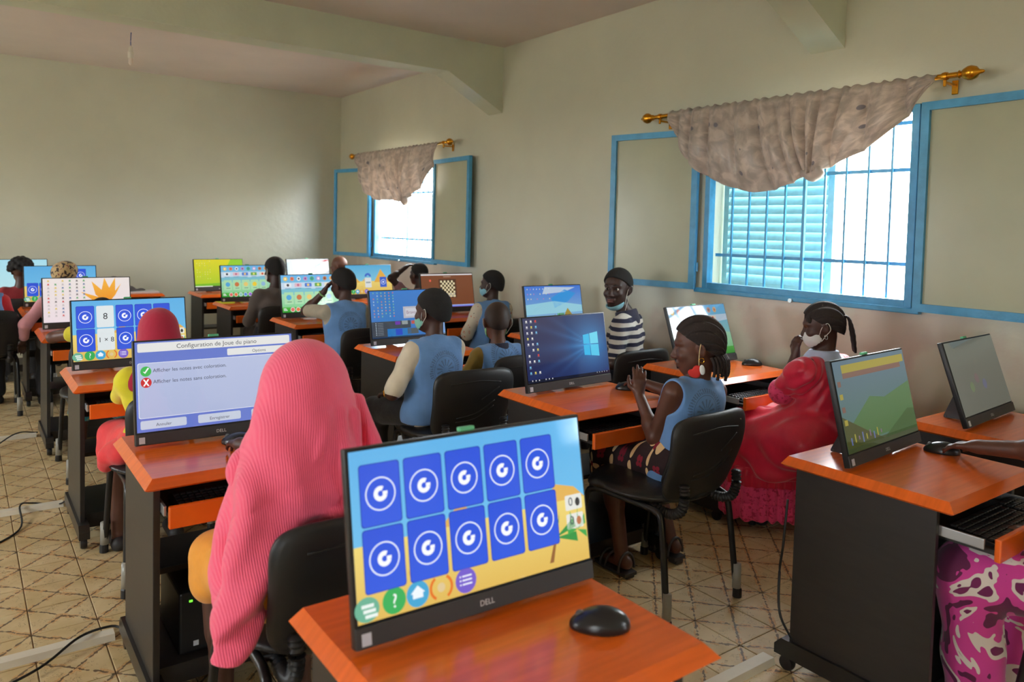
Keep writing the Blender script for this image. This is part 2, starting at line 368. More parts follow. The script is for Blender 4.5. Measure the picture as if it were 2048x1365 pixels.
# curtains
gold = mat('polished_brass', (214, 150, 40), rough=.25, metal=.9, noise=.1, nscale=60)
def curtain_mat():
    m = mat('printed_curtain_satin', (168, 150, 134), rough=.32, sheen=.2); nt = m.node_tree; p = nt.nodes['Principled BSDF']; L = nt.links.new
    g = N(nt, 'ShaderNodeTexCoord'); n = N(nt, 'ShaderNodeTexNoise', Scale=11.0, Detail=5.0, Distortion=.6); L(g.outputs['UV'], n.inputs['Vector'])
    r = N(nt, 'ShaderNodeValToRGB'); e = r.color_ramp.elements; e[0].position = .36; e[0].color = (*lin((172, 160, 150)), 1); e[1].position = .62; e[1].color = (*lin((216, 202, 190)), 1)
    x = e.new(.5); x.color = (*lin((194, 180, 169)), 1); L(n.outputs[0], r.inputs[0])
    vo = N(nt, 'ShaderNodeTexVoronoi', Scale=5.5); L(g.outputs['UV'], vo.inputs['Vector']); lt = N(nt, 'ShaderNodeMath', operation='LESS_THAN'); lt.inputs[1].default_value = .13; L(vo.outputs['Distance'], lt.inputs[0])
    mu = N(nt, 'ShaderNodeMath', operation='MULTIPLY'); mu.inputs[1].default_value = .75; L(lt.outputs[0], mu.inputs[0])
    mx = N(nt, 'ShaderNodeMix', data_type='RGBA'); L(mu.outputs[0], mx.inputs[0]); L(r.outputs[0], mx.inputs[6]); mx.inputs[7].default_value = (*lin((92, 94, 112)), 1); L(mx.outputs[2], p.inputs['Base Color'])
    tr = N(nt, 'ShaderNodeBsdfTranslucent'); L(mx.outputs[2], tr.inputs[0]); ms = N(nt, 'ShaderNodeMixShader'); ms.inputs[0].default_value = .22
    out = nt.nodes['Material Output']; L(p.outputs[0], ms.inputs[1]); L(tr.outputs[0], ms.inputs[2]); L(ms.outputs[0], out.inputs[0]); return m
curtm = curtain_mat()
def curtain(yl, zl, yr, zr, bottom, knot_s, label, rod_y, rod_z, rlabel):
    X = 3.905; n, m = 260, 60
    bp = np.array(smoothpath([(a, b) for a, b in bottom], 24)); cum = np.r_[0, np.cumsum(np.linalg.norm(np.diff(bp, axis=0), axis=1))]; cum /= cum[-1]
    s = np.linspace(0, 1, n); kk = .62; sb = np.where(s < kk, kk-kk*((kk-np.minimum(s, kk))/kk)**1.7, kk+(1-kk)*((np.maximum(s, kk)-kk)/(1-kk))**1.7); bot = np.stack([np.interp(sb, cum, bp[:, i]) for i in (0, 1)], 1)
    bot = bot+(np.array(bottom[knot_s])-bot)*(.30*np.exp(-((s-.62)/.13)**2))[:, None]
    top = np.stack([yl+(yr-yl)*s, zl+(zr-zl)*s], 1); P = np.zeros((n, m, 3)); uv = []
    for j in range(m):
        t = j/(m-1); c = top*(1-t)+bot*t; sag = np.sin(PI*t)*(-.02-.10*np.clip((s-.15), 0, 1)*(1-s))
        fold = .012*(1-t)**4+(np.abs(np.sin(s*42+1.3*np.sin(s*11)+t*1.2*np.sin(s*6)))**.55-.6)*(.03+.03*np.sin(PI*min(1,t*.9)))+(np.abs(np.sin(s*17+1.3+t*1.5))**.7-.6)*.035*t+np.sin(s*190)*.006*(1-t)**3+.05*np.sin(PI*t)*np.exp(-((s-.5)/.45)**2)
        gather = .035*t**3*np.exp(-((s-.62)/.10)**2)
        P[:, j, 0] = X-.03-fold-gather; P[:, j, 1] = c[:, 0]+.006*np.sin(s*58*1.0+1.2)*(1-t); P[:, j, 2] = c[:, 1]+sag*.5
    P[:, 0, 2] += .022+.006*np.sin(s*150); P[:, 0, 0] = X-.016+.006*np.sin(s*190)
    me = gridmesh('curtain', P); ul = me.uv_layers.new(name='UVMap'); li = np.zeros(len(me.loops), int); me.loops.foreach_get('vertex_index', li)
    ul.data.foreach_set('uv', np.stack([(li//m)/(n-1)*abs(yr-yl)*1.5, (li % m)/(m-1)*.7], 1).astype(np.float32).ravel())
    me.shade_smooth(); me.materials.append(curtm); o = tag(obj('curtain', me), label, 'curtain', 'swagged curtains on brass rods')
    sm = o.modifiers.new('thickness', 'SOLIDIFY'); sm.thickness = .003
    bm = NB(); kc = bottom[knot_s]; k = SDF()
    for q in range(5): a = q*1.3; k.ell((X-.05, kc[0]+.035*math.cos(a), kc[1]+.025*math.sin(a)), (.03, .045, .026), rotx(a*.7), k=.012)
    obj('knot', k.mesh('knot', .005), curtm, o)
    rd = thing('curtain_rod', rlabel, 'curtain rod', (X, (rod_y[0]+rod_y[1])/2, rod_z), group='brass curtain rods')
    bm = NB(); tube(bm, [(X, rod_y[0], rod_z), (X, rod_y[1], rod_z)], .014, 14); wobj('rod', bm, gold, rd, smooth=50)
    for y, s_ in ((rod_y[0], -1), (rod_y[1], 1)):
        bm = NB(); lathe(bm, [(.014, 0), (.02, .006*s_), (.012, .014*s_), (.024, .026*s_), (.034, .045*s_), (.036, .06*s_), (.028, .082*s_), (.012, .095*s_), (.008, .112*s_), (.003, .118*s_)], (X, y, rod_z), 'y', 16); wobj('finial', bm, gold, rd, smooth=50)
        bm = NB(); yy = y-s_*.06; lathe(bm, [(.019, -.012), (.021, 0), (.019, .012)], (X, yy, rod_z), 'y', 14); bx(bm, ((X+W)/2, yy, rod_z-.03), (W-X, .016, .012), .003); bx(bm, (X, yy, rod_z-.025), (.012, .014, .05), .003); bx(bm, (W-.005, yy, rod_z-.04), (.01, .03, .07), .003); wobj('bracket', bm, gold, rd)
curtain(3.56, 2.30, 1.83, 2.29, [(3.56, 2.28), (3.43, 2.05), (3.32, 1.93), (3.1, 1.82), (2.91, 1.77), (2.8, 1.76), (2.6, 1.8), (2.46, 1.86), (2.36, 1.89), (2.16, 1.97), (2.01, 2.08), (1.83, 2.28)], 7,
        'grey brown satin curtain swagged and knotted over the near window', (1.74, 3.73), 2.30, 'brass curtain rod with ball finials above the near window')
curtain(8.54, 2.345, 6.62, 2.335, [(8.54, 2.32), (8.44, 2.08), (8.27, 1.9), (7.97, 1.8), (7.75, 1.8), (7.57, 1.79), (7.4, 1.77), (7.26, 1.78), (7.14, 1.84), (6.91, 1.92), (6.76, 2.09), (6.62, 2.32)], 7,
        'grey brown satin curtain knotted over the far window', (6.5, 8.68), 2.345, 'brass curtain rod with ball finials above the far window')
# hanging lamp holder
lh = thing('lamp_holder', 'white bulb socket hanging on a short blue wire from the ceiling', 'lamp socket', (1.235, 7.47, H))
bm = NB(); tube(bm, smoothpath([(1.24, 7.47, 3.15), (1.236, 7.47, 3.08), (1.238, 7.47, 3.03)], 5), .004, 6); wobj('wire', bm, mat('blue_wire', (40, 70, 140), rough=.4), lh)
bm = NB(); lathe(bm, [(.006, .0), (.016, -.012), (.018, -.05), (.026, -.056), (.026, -.105), (.022, -.11)], (1.238, 7.47, 3.035), 'z', 16); wobj('socket', bm, mat('white_plastic', (228, 224, 214), rough=.4), lh, smooth=40)
bm = NB(); lathe(bm, [(.018, -.11), (.019, -.15), (.008, -.172)], (1.238, 7.47, 3.035), 'z', 16); wobj('bulb_cap', bm, mat('milk_white', (236, 224, 214), rough=.5), lh, smooth=40)
# floor cable ducts behind the desk rows
ductm = mat('cable_duct_plastic', (226, 220, 204), rough=.45, noise=.05, nscale=10)
for (x0, x1, y, lb) in ((-2.2, .44, 2.98, 'white cable duct across the floor to the piano game desk'), (-2.2, .43, 4.53, 'white cable duct across the floor to the multiplication card desk'), (-2.2, .42, 6.08, 'white cable duct across the floor to the flower wallpaper desk'), (1.5, 2.3, 1.56, 'white cable duct on the floor beside the near right desk')):
    bm = NB(); prism(bm, [(y-.03, 0), (y-.022, .022), (y+.022, .022), (y+.03, 0)], 0, x0, x1); tag(obj('cable_duct', bm, ductm), lb, 'cable duct', 'floor cable ducts')
# ------------------------------------------------------------------ screens
def screen_mat(k):
    nm = 'lit_screen_%d' % round(k*100)
    if nm in MATS: return MATS[nm]
    m = bpy.data.materials.new(nm); m.use_nodes = True; nt = m.node_tree; p = nt.nodes['Principled BSDF']
    a = N(nt, 'ShaderNodeAttribute', attribute_name='Col'); nt.links.new(a.outputs['Color'], p.inputs['Emission Color']); p.inputs['Emission Strength'].default_value = k
    p.inputs['Base Color'].default_value = (.012, .012, .014, 1); p.inputs['Roughness'].default_value = .07; MATS[nm] = m; return m
TXT = {}
def glyphs(s):
    if s not in TXT:
        cu = bpy.data.curves.new('t', 'FONT'); cu.body = s; cu.size = 1; cu.resolution_u = 3; o = bpy.data.objects.new('t', cu)
        me = bpy.data.meshes.new_from_object(o); v = np.array([x.co[:2] for x in me.vertices]); f = [tuple(p.vertices) for p in me.polygons]
        bpy.data.objects.remove(o); bpy.data.meshes.remove(me); TXT[s] = (v, f)
    return TXT[s]
SW, SH = .527, .2965
class Scr:
    def __init__(s): s.v = []; s.c = []; s.f = []
    def poly(s, pts, col, lay=1, col2=None):
        """pts in u (0..1), v (0..1, up); col2 = colour at the top for a vertical blend"""
        n = len(s.v); vs_ = [p[1] for p in pts]; lo, hi = min(vs_), max(vs_)
        for u, v in pts:
            t = (v-lo)/(hi-lo+1e-9); c = lin(col)
            if col2 is not None: c2 = lin(col2); c = tuple(a*(1-t)+b*t for a, b in zip(c, c2))
            s.v.append(((u-.5)*SW, -.0002*lay, v*SH)); s.c.append(c)
        s.f.append(tuple(range(n, n+len(pts)))); return s
    def rect(s, u0, v0, u1, v1, col, lay=1, r=0, col2=None):
        if not r: return s.poly([(u0, v0), (u1, v0), (u1, v1), (u0, v1)], col, lay, col2)
        ru, rv = r, r*SW/SH; pts = []
        for cu, cv, a0 in ((u1-ru, v0+rv, -90), (u1-ru, v1-rv, 0), (u0+ru, v1-rv, 90), (u0+ru, v0+rv, 180)):
            for k in range(5): a = math.radians(a0+22.5*k); pts.append((cu+ru*math.cos(a), cv+rv*math.sin(a)))
        return s.poly(pts, col, lay, col2)
    def field(s, fn, nx, ny, lay=0):
        n = len(s.v)
        for j in range(ny+1):
            for i in range(nx+1): u, v = i/nx, j/ny; s.v.append(((u-.5)*SW, -.0002*lay, v*SH)); s.c.append(lin(tuple(min(255, max(0, q)) for q in fn(u, v))))
        for j in range(ny):
            for i in range(nx): a = n+j*(nx+1)+i; s.f.append((a, a+1, a+nx+2, a+nx+1))
        return s
    def circ(s, u, v, r, col, lay=1, n=20, sq=1): return s.poly([(u+r*math.cos(2*PI*k/n), v+sq*r*SW/SH*math.sin(2*PI*k/n)) for k in range(n)], col, lay)
    def ring(s, u, v, r0, r1, col, lay=1, n=32, a0=0, a1=360):
        for k in range(n):
            A, B = math.radians(a0+(a1-a0)*k/n), math.radians(a0+(a1-a0)*(k+1)/n); q = SW/SH
            s.poly([(u+r0*math.cos(A), v+q*r0*math.sin(A)), (u+r1*math.cos(A), v+q*r1*math.sin(A)), (u+r1*math.cos(B), v+q*r1*math.sin(B)), (u+r0*math.cos(B), v+q*r0*math.sin(B))], col, lay)
        return s
    def text(s, t, u, v, size, col, lay=3, center=False):
        g, f = glyphs(t); n = len(s.v); w = g[:, 0].max() if len(g) else 0; sz = size*SH; off = -w*sz/2 if center else 0
        for x, y in g: s.v.append(((u-.5)*SW+off+x*sz, -.0002*lay, v*SH+y*sz)); s.c.append(lin(col))
        for q in f: s.f.append(tuple(n+i for i in q))
        return s
    def icons(s, u0, v0, u1, v1, nx, ny, cols, lay=2, fill=.9, sz=.010):
        for i in range(nx):
            for j in range(ny):
                if random.random() > fill: continue
                u = u0+(u1-u0)*(i+.5)/nx; v = v1-(v1-v0)*(j+.5)/ny; c = random.choice(cols)
                s.rect(u-sz, v, u+sz, v+sz*3, c, lay); s.rect(u-sz*1.4, v-sz*1.3, u+sz*1.4, v-sz*.6, tuple(int(q*.6+60) for q in c), lay)
        return s
    def build(s, k, parent):
        me = pymesh('screen', s.v, s.f); at = me.color_attributes.new('Col', 'FLOAT_COLOR', 'POINT')
        at.data.foreach_set('color', np.array([(*c, 1) for c in s.c], np.float32).ravel()); return obj('screen', me, screen_mat(k), parent)
def bar_icons(S, u=.06):
    for k in range(3): S.rect(.015+.006*k, .085-.03*k, .06+.006*k, .105-.03*k, (236, 246, 240), 3)
    S.circ(.035, .075, .045, (110, 180, 150), 2, sq=.9)
    S.circ(u+.075, .085, .044, (60, 176, 92), 2); S.text('?', u+.075, .045, .115, (255, 255, 255), 3, True)
    S.circ(u+.165, .085, .044, (70, 168, 214), 2); S.poly([(u+.165-.02, .06), (u+.165+.02, .06), (u+.165+.02, .09), (u+.165+.028, .09), (u+.165, .135), (u+.165-.028, .09), (u+.165-.02, .09)], (240, 248, 255), 3)
    S.ring(u+.255, .085, .034, .044, (232, 118, 40), 2, 12, 120, 240); S.ring(u+.262, .085, .034, .044, (232, 118, 40), 2, 12, -60, 60); S.circ(u+.258, .085, .016, (225, 200, 150), 2)
    S.circ(u+.36, .085, .044, (120, 96, 206), 2)
    for k in range(3): S.rect(u+.345, .058+.025*k, u+.385, .068+.025*k, (240, 240, 255), 3); S.rect(u+.334, .058+.025*k, u+.34, .068+.025*k, (240, 240, 255), 3)
def beach(S):
    S.rect(0, 0, 1, 1, (120, 200, 240), 0, col2=(96, 178, 232)); S.rect(0, 0, 1, .44, (226, 186, 92), 1, col2=(240, 216, 120))
    S.poly([(.33, .44), (.5, .44), (.42, .58)], (226, 178, 84), 1); S.poly([(.78, .44), (1, .44), (.95, .52), (.86, .56)], (228, 180, 90), 1)
    for k in range(3): S.ring(.22+.1*k, .22, .02, .024, (206, 158, 70), 1, 12)
def cards(flips={}, missing=()):
    S = Scr(); beach(S)
    for i in range(5):
        for j in range(2):
            if (i, j) in missing: continue
            u0, v0 = .035+.168*i, .545-.385*j; u1, v1 = u0+.148, v0+.405-.04
            if (i, j) in flips:
                S.rect(u0, v0, u1, v1, (226, 234, 236), 2, .012); S.text(flips[(i, j)], (u0+u1)/2, (v0+v1)/2-.045, .15 if len(flips[(i, j)]) < 3 else .115, (50, 50, 54), 4, True); continue
            S.rect(u0-.003, v0-.005, u1+.003, v1+.005, (32, 60, 170), 2, .012); S.rect(u0, v0, u1, v1, (50, 92, 226), 3, .012, (44, 84, 220))
            S.ring((u0+u1)/2, (v0+v1)/2, .052, .057, (236, 242, 255), 4); S.ring((u0+u1)/2, (v0+v1)/2, .010, .026, (250, 252, 255), 4, 16, 62, 345); S.rect((u0+u1)/2+.008, (v0+v1)/2-.008, (u0+u1)/2+.026, (v0+v1)/2+.012, (250, 252, 255), 4)
    for k, v in enumerate((.36, .23)):
        S.rect(.9, v, .985, v+.105, (232, 232, 224), 2, .006); S.text('0', .915, v+.03, .085, (70, 80, 90), 3); S.circ(.962, v+.05, .012, (60, 60, 60) if k == 0 else (190, 120, 80), 3, sq=1.4)
    bar_icons(S)
    for a in range(5):
        A = math.radians(-20+50*a); S.poly([(.84, .2), (.84+.1*math.cos(A)+.01, .2+.12*math.sin(A)+.05), (.84+.115*math.cos(A), .2+.12*math.sin(A)-.02)], (56, 150, 70), 2); S.poly([(.95, .22), (.95+.08*math.cos(A)*.6, .22+.14*math.sin(A)+.03), (.95+.05*math.cos(A), .22+.12*math.sin(A)-.03)], (70, 168, 80), 2)
    S.poly([(.80, .04), (.82, .04), (.845, .2), (.835, .2)], (150, 100, 56), 2)
    return S
def config():
    S = Scr(); S.rect(0, 0, 1, 1, (104, 124, 206), 0); S.rect(.015, .885, .985, .985, (232, 232, 230), 1, .008); S.text('Configuration de Joue du piano', .5, .91, .072, (70, 72, 82), 3, True)
    S.rect(.56, .785, .985, .865, (230, 231, 230), 1, .008); S.text('Options', .77, .805, .05, (70, 72, 82), 3, True)
    S.rect(.012, .15, .988, .765, (232, 236, 248), 1, .012); S.rect(.016, .156, .984, .759, (178, 188, 222), 2, .012, (186, 196, 228))
    S.circ(.06, .67, .032, (66, 186, 86), 3); S.poly([(.042, .67), (.055, .645), (.08, .705), (.07, .71), (.054, .665)], (255, 255, 255), 4); S.text('Afficher les notes avec coloration.', .1, .655, .058, (70, 74, 92), 4)
    S.circ(.06, .545, .032, (206, 50, 52), 3); S.poly([(.042, .58), (.05, .585), (.078, .51), (.07, .505)], (255, 255, 255), 4); S.poly([(.042, .51), (.05, .505), (.078, .58), (.07, .585)], (255, 255, 255), 4); S.text('Afficher les notes sans coloration.', .1, .53, .058, (70, 74, 92), 4)
    for u, t in ((.02, 'Annuler'), (.36, 'Enregistrer'), (.7, 'Enregistrer')): S.rect(u, .03, u+.27, .125, (200, 208, 226), 2, .01); S.text(t, u+.135, .055, .05, (70, 74, 92), 3, True)
    return S
def flower():
    S = Scr(); S.rect(0, 0, 1, 1, (238, 222, 228), 0, col2=(240, 230, 226)); S.icons(.02, .1, .5, .97, 6, 11, [(214, 90, 90), (230, 200, 100), (110, 130, 170), (100, 170, 110), (200, 190, 190), (120, 110, 110)], fill=.92)
    for (x, y, w) in ((.42, .68, .05), (.55, .92, .06), (.7, 1.0, .06), (.83, 1.0, .05), (.9, .86, .02)):
        bx_, by_ = .73, .38; dx, dy = x-bx_, y-by_; L_ = math.hypot(dx, dy); nx, ny = -dy/L_, dx/L_
        S.poly([(bx_, by_), (bx_+dx*.45+nx*w, by_+dy*.45+ny*w), (x, min(y, 1)), (bx_+dx*.45-nx*w, by_+dy*.45-ny*w)], (232, 140, 40), 1, (250, 186, 70))
    S.circ(.73, .38, .05, (226, 96, 60), 2); S.rect(.3, 0, .7, .03, (60, 60, 70), 2); return S
def windows_desk():
    S = Scr()
    def glow(u, v):
        du, dv = u-.8, (v-.5)*.56; r = math.hypot(du, dv); a = math.atan2(dv, -du)
        g = math.exp(-(r/.26)**1.5); beam = 0
        for c, w, k in ((.0, .09, .55), (.30, .05, .5), (-.30, .05, .5), (.52, .05, .35), (-.5, .05, .3)): beam += k*math.exp(-((a-c)/w)**2)
        beam *= math.exp(-r/.45)*(1 if du < .04 else .1); q = min(1, g*.75+beam*.6)
        return (30+30*v+q*40, 38+22*v+q*120, 84+8*v+q*150)
    S.field(glow, 72, 42)
    S.poly([(.70, .34), (.778, .325), (.778, .5), (.70, .505)], (70, 190, 240), 3); S.poly([(.786, .323), (.89, .30), (.89, .495), (.786, .5)], (96, 208, 244), 3)
    S.poly([(.70, .52), (.778, .515), (.778, .68), (.70, .665)], (78, 196, 242), 3); S.poly([(.786, .515), (.89, .51), (.89, .705), (.786, .683)], (120, 222, 248), 3)
    S.icons(.015, .1, .17, .98, 3, 10, [(230, 230, 226), (222, 206, 96), (214, 70, 60), (120, 190, 230), (220, 220, 225)], fill=.75, sz=.009)
    S.rect(0, 0, 1, .045, (20, 26, 46), 2); S.icons(.03, .012, .3, .05, 7, 1, [(230, 230, 235)], 3, sz=.005); S.icons(.82, .012, .98, .05, 5, 1, [(200, 200, 210)], 3, sz=.004); return S
def bravo():
    S = Scr(); S.rect(0, 0, 1, 1, (60, 118, 190), 0, col2=(66, 128, 206)); S.rect(.12, .0, .3, 1, (58, 124, 196), 1); S.icons(.02, .42, .33, .98, 6, 9, [(120, 190, 160), (190, 170, 130), (170, 200, 220), (200, 120, 120)], sz=.007)
    S.rect(0, .03, .52, .35, (66, 74, 84), 2); S.rect(.2, .03, .52, .19, (44, 120, 190), 3); S.rect(.31, .05, .4, .18, (44, 76, 196), 4); S.rect(.31, .27, .38, .34, (112, 60, 170), 3); S.rect(.40, .27, .48, .35, (150, 160, 160), 3); S.rect(.53, .27, .6, .34, (190, 90, 80), 3); S.rect(.47, .06, .62, .18, (84, 92, 96), 3)
    for k in range(8): S.rect(.05, .07+.034*k, .06, .085+.034*k, (200, 220, 235), 3); S.rect(.075, .072+.034*k, .15, .08+.034*k, (140, 150, 160), 3)
    S.rect(.43, .4, .67, .65, (186, 186, 196), 3); S.rect(.46, .44, .64, .61, (206, 206, 214), 4); S.text('Bravo !', .55, .49, .1, (150, 120, 140), 5, True); S.rect(0, 0, 1, .03, (36, 60, 90), 2); return S
def menu(dim=0):
    S = Scr(); S.rect(0, 0, 1, 1, (150, 212, 160), 0, col2=(110, 184, 238)); S.rect(0, 0, 1, .14, (48, 150, 50), 1, col2=(86, 186, 70)); S.poly([(0, .14), (1, .14), (1, .42), (.6, .5), (.3, .44), (0, .5)], (140, 210, 150), 1, (170, 222, 190))
    S.poly([(0, .62), (.3, .66), (.5, .62), (1, .68), (1, .8), (0, .8)], (200, 222, 240), 1)
    for k in range(8): S.circ(.07+.105*k, .9, .032, [(240, 200, 90), (226, 140, 110), (230, 236, 240), (206, 150, 190), (90, 180, 90), (206, 170, 220), (200, 130, 90), (226, 180, 120)][k], 2); S.circ(.07+.105*k, .9, .015, [(250, 240, 200), (200, 90, 70), (70, 80, 100), (120, 90, 160), (60, 120, 190), (250, 250, 250), (120, 80, 60), (200, 120, 60)][k], 3)
    for k in range(5):
        u = .05+.16*k; S.rect(u, .68, u+.11, .78, [(230, 236, 240), (226, 190, 200), (90, 130, 210), (110, 170, 90), (236, 226, 200)][k], 2, .01); S.circ(u+.055, .73, .02, [(70, 70, 80), (200, 120, 150), (240, 200, 120), (230, 230, 120), (210, 80, 70)][k], 3); S.rect(u+.01, .63, u+.1, .645, (120, 150, 180), 2)
        S.rect(u-.01, .22, u+.13, .54, (176, 224, 178), 2, .008); S.circ(u+.06, .4, .04, [(90, 170, 220), (206, 120, 70), (236, 206, 120), (244, 208, 60), (150, 190, 220)][k], 3); S.rect(u+.03, .27, u+.1, .29, (110, 150, 120), 3)
    for k, c in enumerate(((230, 110, 100), (232, 120, 60), (140, 206, 190), (90, 140, 220), (150, 110, 210))): S.circ(.16+.085*k, .075, .036, (236, 236, 236), 2); S.circ(.16+.085*k, .075, .029, c, 3)
    for k in range(3): S.rect(.02, .05+.025*k, .08-.01*k, .064+.025*k, (236, 246, 240), 3)
    return S
def limes():
    S = Scr(); S.rect(0, 0, 1, 1, (168, 204, 40), 0, col2=(222, 214, 40)); S.poly([(.6, .5), (1, .6), (1, 1), (.75, 1)], (150, 206, 50), 1); S.poly([(0, 0), (1, 0), (1, .16), (0, .1)], (120, 186, 40), 1); S.icons(.03, .25, .34, .97, 6, 9, [(230, 226, 150), (200, 190, 90), (170, 200, 110)], sz=.007); S.rect(0, 0, .35, .03, (236, 240, 226), 2); S.rect(.35, 0, 1, .03, (70, 80, 60), 2); return S
def sea():
    S = Scr(); S.rect(0, 0, 1, 1, (140, 190, 214), 0, col2=(70, 120, 214)); S.poly([(0, .3), (1, .34), (1, .5), (.5, .62), (0, .55)], (150, 206, 224), 1); S.poly([(.3, .8), (.7, .84), (.9, .95), (.35, .98)], (186, 204, 226), 1); S.poly([(.5, .45), (.75, .6), (.9, .8), (.7, .9), (.45, .7)], (60, 150, 220), 1)
    S.rect(0, 0, 1, .12, (120, 160, 170), 1); S.poly([(.64, .12), (.82, .12), (.8, .28), (.73, .44), (.68, .32)], (136, 110, 50), 2, (170, 150, 60)); S.poly([(.73, .12), (.82, .12), (.79, .24), (.75, .26)], (216, 146, 50), 3); S.poly([(.47, .13), (.6, .13), (.56, .2), (.49, .3)], (130, 130, 130), 2); S.icons(.02, .62, .45, .98, 8, 3, [(210, 225, 240), (226, 226, 180), (200, 120, 180)], sz=.007); S.rect(.05, .02, .32, .12, (200, 206, 210), 2); S.rect(.44, .03, .54, .1, (90, 200, 150), 3); return S
def chess():
    S = Scr(); S.rect(0, 0, 1, 1, (116, 66, 40), 0, col2=(124, 72, 46)); S.rect(0, .955, 1, .99, (226, 226, 230), 1); S.text('Jeu des dames', .5, .9, .045, (226, 210, 190), 2, True); S.rect(0, .01, 1, .07, (70, 80, 206), 1, col2=(170, 190, 240)); S.circ(.17, .8, .02, (230, 96, 76), 2); S.rect(.33, .28, .67, .84, (86, 52, 36), 1)
    for i in range(8):
        for j in range(8): S.rect(.36+.035*i, .3+.062*j, .36+.035*(i+1), .3+.062*(j+1), (232, 218, 176) if (i+j) % 2 else (74, 54, 30), 2)
    for i in range(0, 8, 2):
        for j in (0, 1, 6, 7): S.circ(.3775+.035*(i+j % 2), .331+.062*j, .011, (236, 232, 220) if j < 4 else (60, 50, 44), 3)
    return S
def pyramids():
    S = Scr(); beach(S); S.rect(0, .44, 1, 1, (130, 200, 226), 1, col2=(90, 176, 222)); S.poly([(.6, .4), (.95, .4), (.76, .86)], (232, 176, 70), 2); S.poly([(.12, .4), (.3, .4), (.22, .55)], (232, 180, 80), 2); S.rect(.4, .22, .54, .56, (224, 228, 226), 3, .01); S.rect(.73, .22, .88, .58, (60, 100, 206), 3, .01); S.ring(.805, .4, .045, .052, (236, 242, 255), 4); S.circ(.805, .4, .018, (236, 242, 255), 4); S.rect(.42, .37, .52, .42, (160, 170, 170), 4); S.ring(.47, .6, .03, .07, (70, 110, 206), 2, 16, 0, 180); bar_icons(S); return S
def plain(c, c2, extra=None):
    S = Scr(); S.rect(0, 0, 1, 1, c, 0, col2=c2)
    if extra: extra(S)
    return S
def hills():
    S = Scr(); S.rect(0, 0, 1, 1, (96, 138, 120), 0, col2=(110, 140, 160)); S.rect(.1, .86, .98, .95, (196, 180, 70), 1); S.rect(.1, .8, .92, .86, (150, 110, 96), 1); S.poly([(0, .2), (.4, .55), (.6, .5), (1, .62), (1, .1), (0, .1)], (86, 130, 72), 1, (100, 144, 92)); S.poly([(0, .05), (.0, .4), (.3, .18), (.5, .05)], (84, 90, 44), 2); S.poly([(.5, .05), (.9, .3), (1, .28), (1, .05)], (72, 110, 56), 2); S.rect(0, 0, 1, .08, (70, 84, 48), 2)
    for k in range(9): S.rect(.06+.05*k, .08+.02*(k % 3), .075+.05*k, .16+.03*(k % 2), [(110, 130, 190), (190, 180, 70), (150, 120, 150)][k % 3], 3)
    for k in range(4): S.rect(.02, .3+.14*k, .06, .36+.14*k, [(196, 180, 70), (150, 110, 96)][k % 2], 3)
    return S
def redbar(S): S.rect(.82, .9, 1, .97, (206, 50, 56), 2); S.rect(0, .9, .82, .97, (226, 228, 236), 2); [S.rect(.12*k, .05, .12*k+.06, .88, [(206, 226, 240), (226, 236, 226), (236, 222, 230)][k % 3], 1) for k in range(8)]
def clouds(S): S.rect(0, .8, .16, 1, (236, 240, 214), 1); S.poly([(0, .0), (1, 0), (1, .06), (0, .1)], (170, 214, 190), 1)
def faint(S): [S.circ(.3+.13*k, .35+.1*(k % 2), .04, [(130, 150, 110), (140, 120, 120), (120, 124, 150)][k % 3], 1) for k in range(3)]
def flatmenu():
    S = menu(); return S

# ------------------------------------------------------------------ computers
blackpl = mat('black_plastic', (26, 26, 28), rough=.42, bump=.05, bscale=900)
chin = mat('charcoal_bezel', (52, 52, 54), rough=.5)
stick = mat('silver_sticker', (206, 212, 226), rough=.4)
gtape = mat('green_tape', (96, 190, 140), rough=.5)
white_print = mat('white_print', (226, 228, 230), rough=.5)
TILT = math.radians(11); RT = rotx(-TILT)
def tilted(me): me.transform(Matrix(RT.tolist()).to_4x4()); return me
MESH = {}
def shared(key, fn):
    if key not in MESH: MESH[key] = fn()
    return MESH[key]
def bm2me(name, bm, m, smooth=False):
    me = bpy.data.meshes.new(name); bm.to_mesh(me); bm.free(); me.materials.append(m)
    if smooth:
        me.shade_smooth()
        try: me.set_sharp_from_angle(angle=math.radians(smooth))
        except Exception: pass
    return me
def m_case():
    bm = NB(); bx(bm, (0, .011, .1725), (.54, .02, .345), .003); bx(bm, (0, .028, .13), (.4, .02, .2), .008); return (bm2me('case', bm, blackpl, 40))
def m_chin():
    bm = NB(); bx(bm, (0, -.0005, .0195), (.538, .005, .037), .0015); return (bm2me('chin', bm, chin))
def m_stand(tilt):
    bm = NB(); q = math.tan(math.radians(tilt))*.16+.024
    for s in (-1, 1): prism(bm, [(.026, -.006), (.036, -.006), (.15, -.009), (.155, -.003), (q+.014, .16), (q, .16)], 0, s*.09-.008, s*.09+.008)
    bx(bm, (0, .148, -.004), (.2, .012, .010), .002); return bm2me('stand', bm, blackpl)
def m_logo():
    g, f = glyphs('DELL'); sz = .015; w = g[:, 0].max()*sz
    return (pymesh('brand_lettering', [(x*sz-w/2, -.0034, .0135+y*sz) for x, y in g], f))
def m_sticker():
    bm = NB(); bx(bm, (-.25, -.0033, .0165), (.018, .0008, .021)); return (bm2me('sticker', bm, stick))
def m_webcam():
    bm = NB(); bx(bm, (-.01, .012, .3495), (.034, .014, .009), .002); return (bm2me('webcam', bm, gtape))
def m_ports():
    bm = NB(); tube(bm, [tuple(p) for p in smoothpath([(.05, .04, .05), (.06, .1, .02), (.12, .16, .003), (.2, .185, .003)], 5)], .003, 6); return bm2me('power_cable', bm, blackpl)
MB0 = .7615
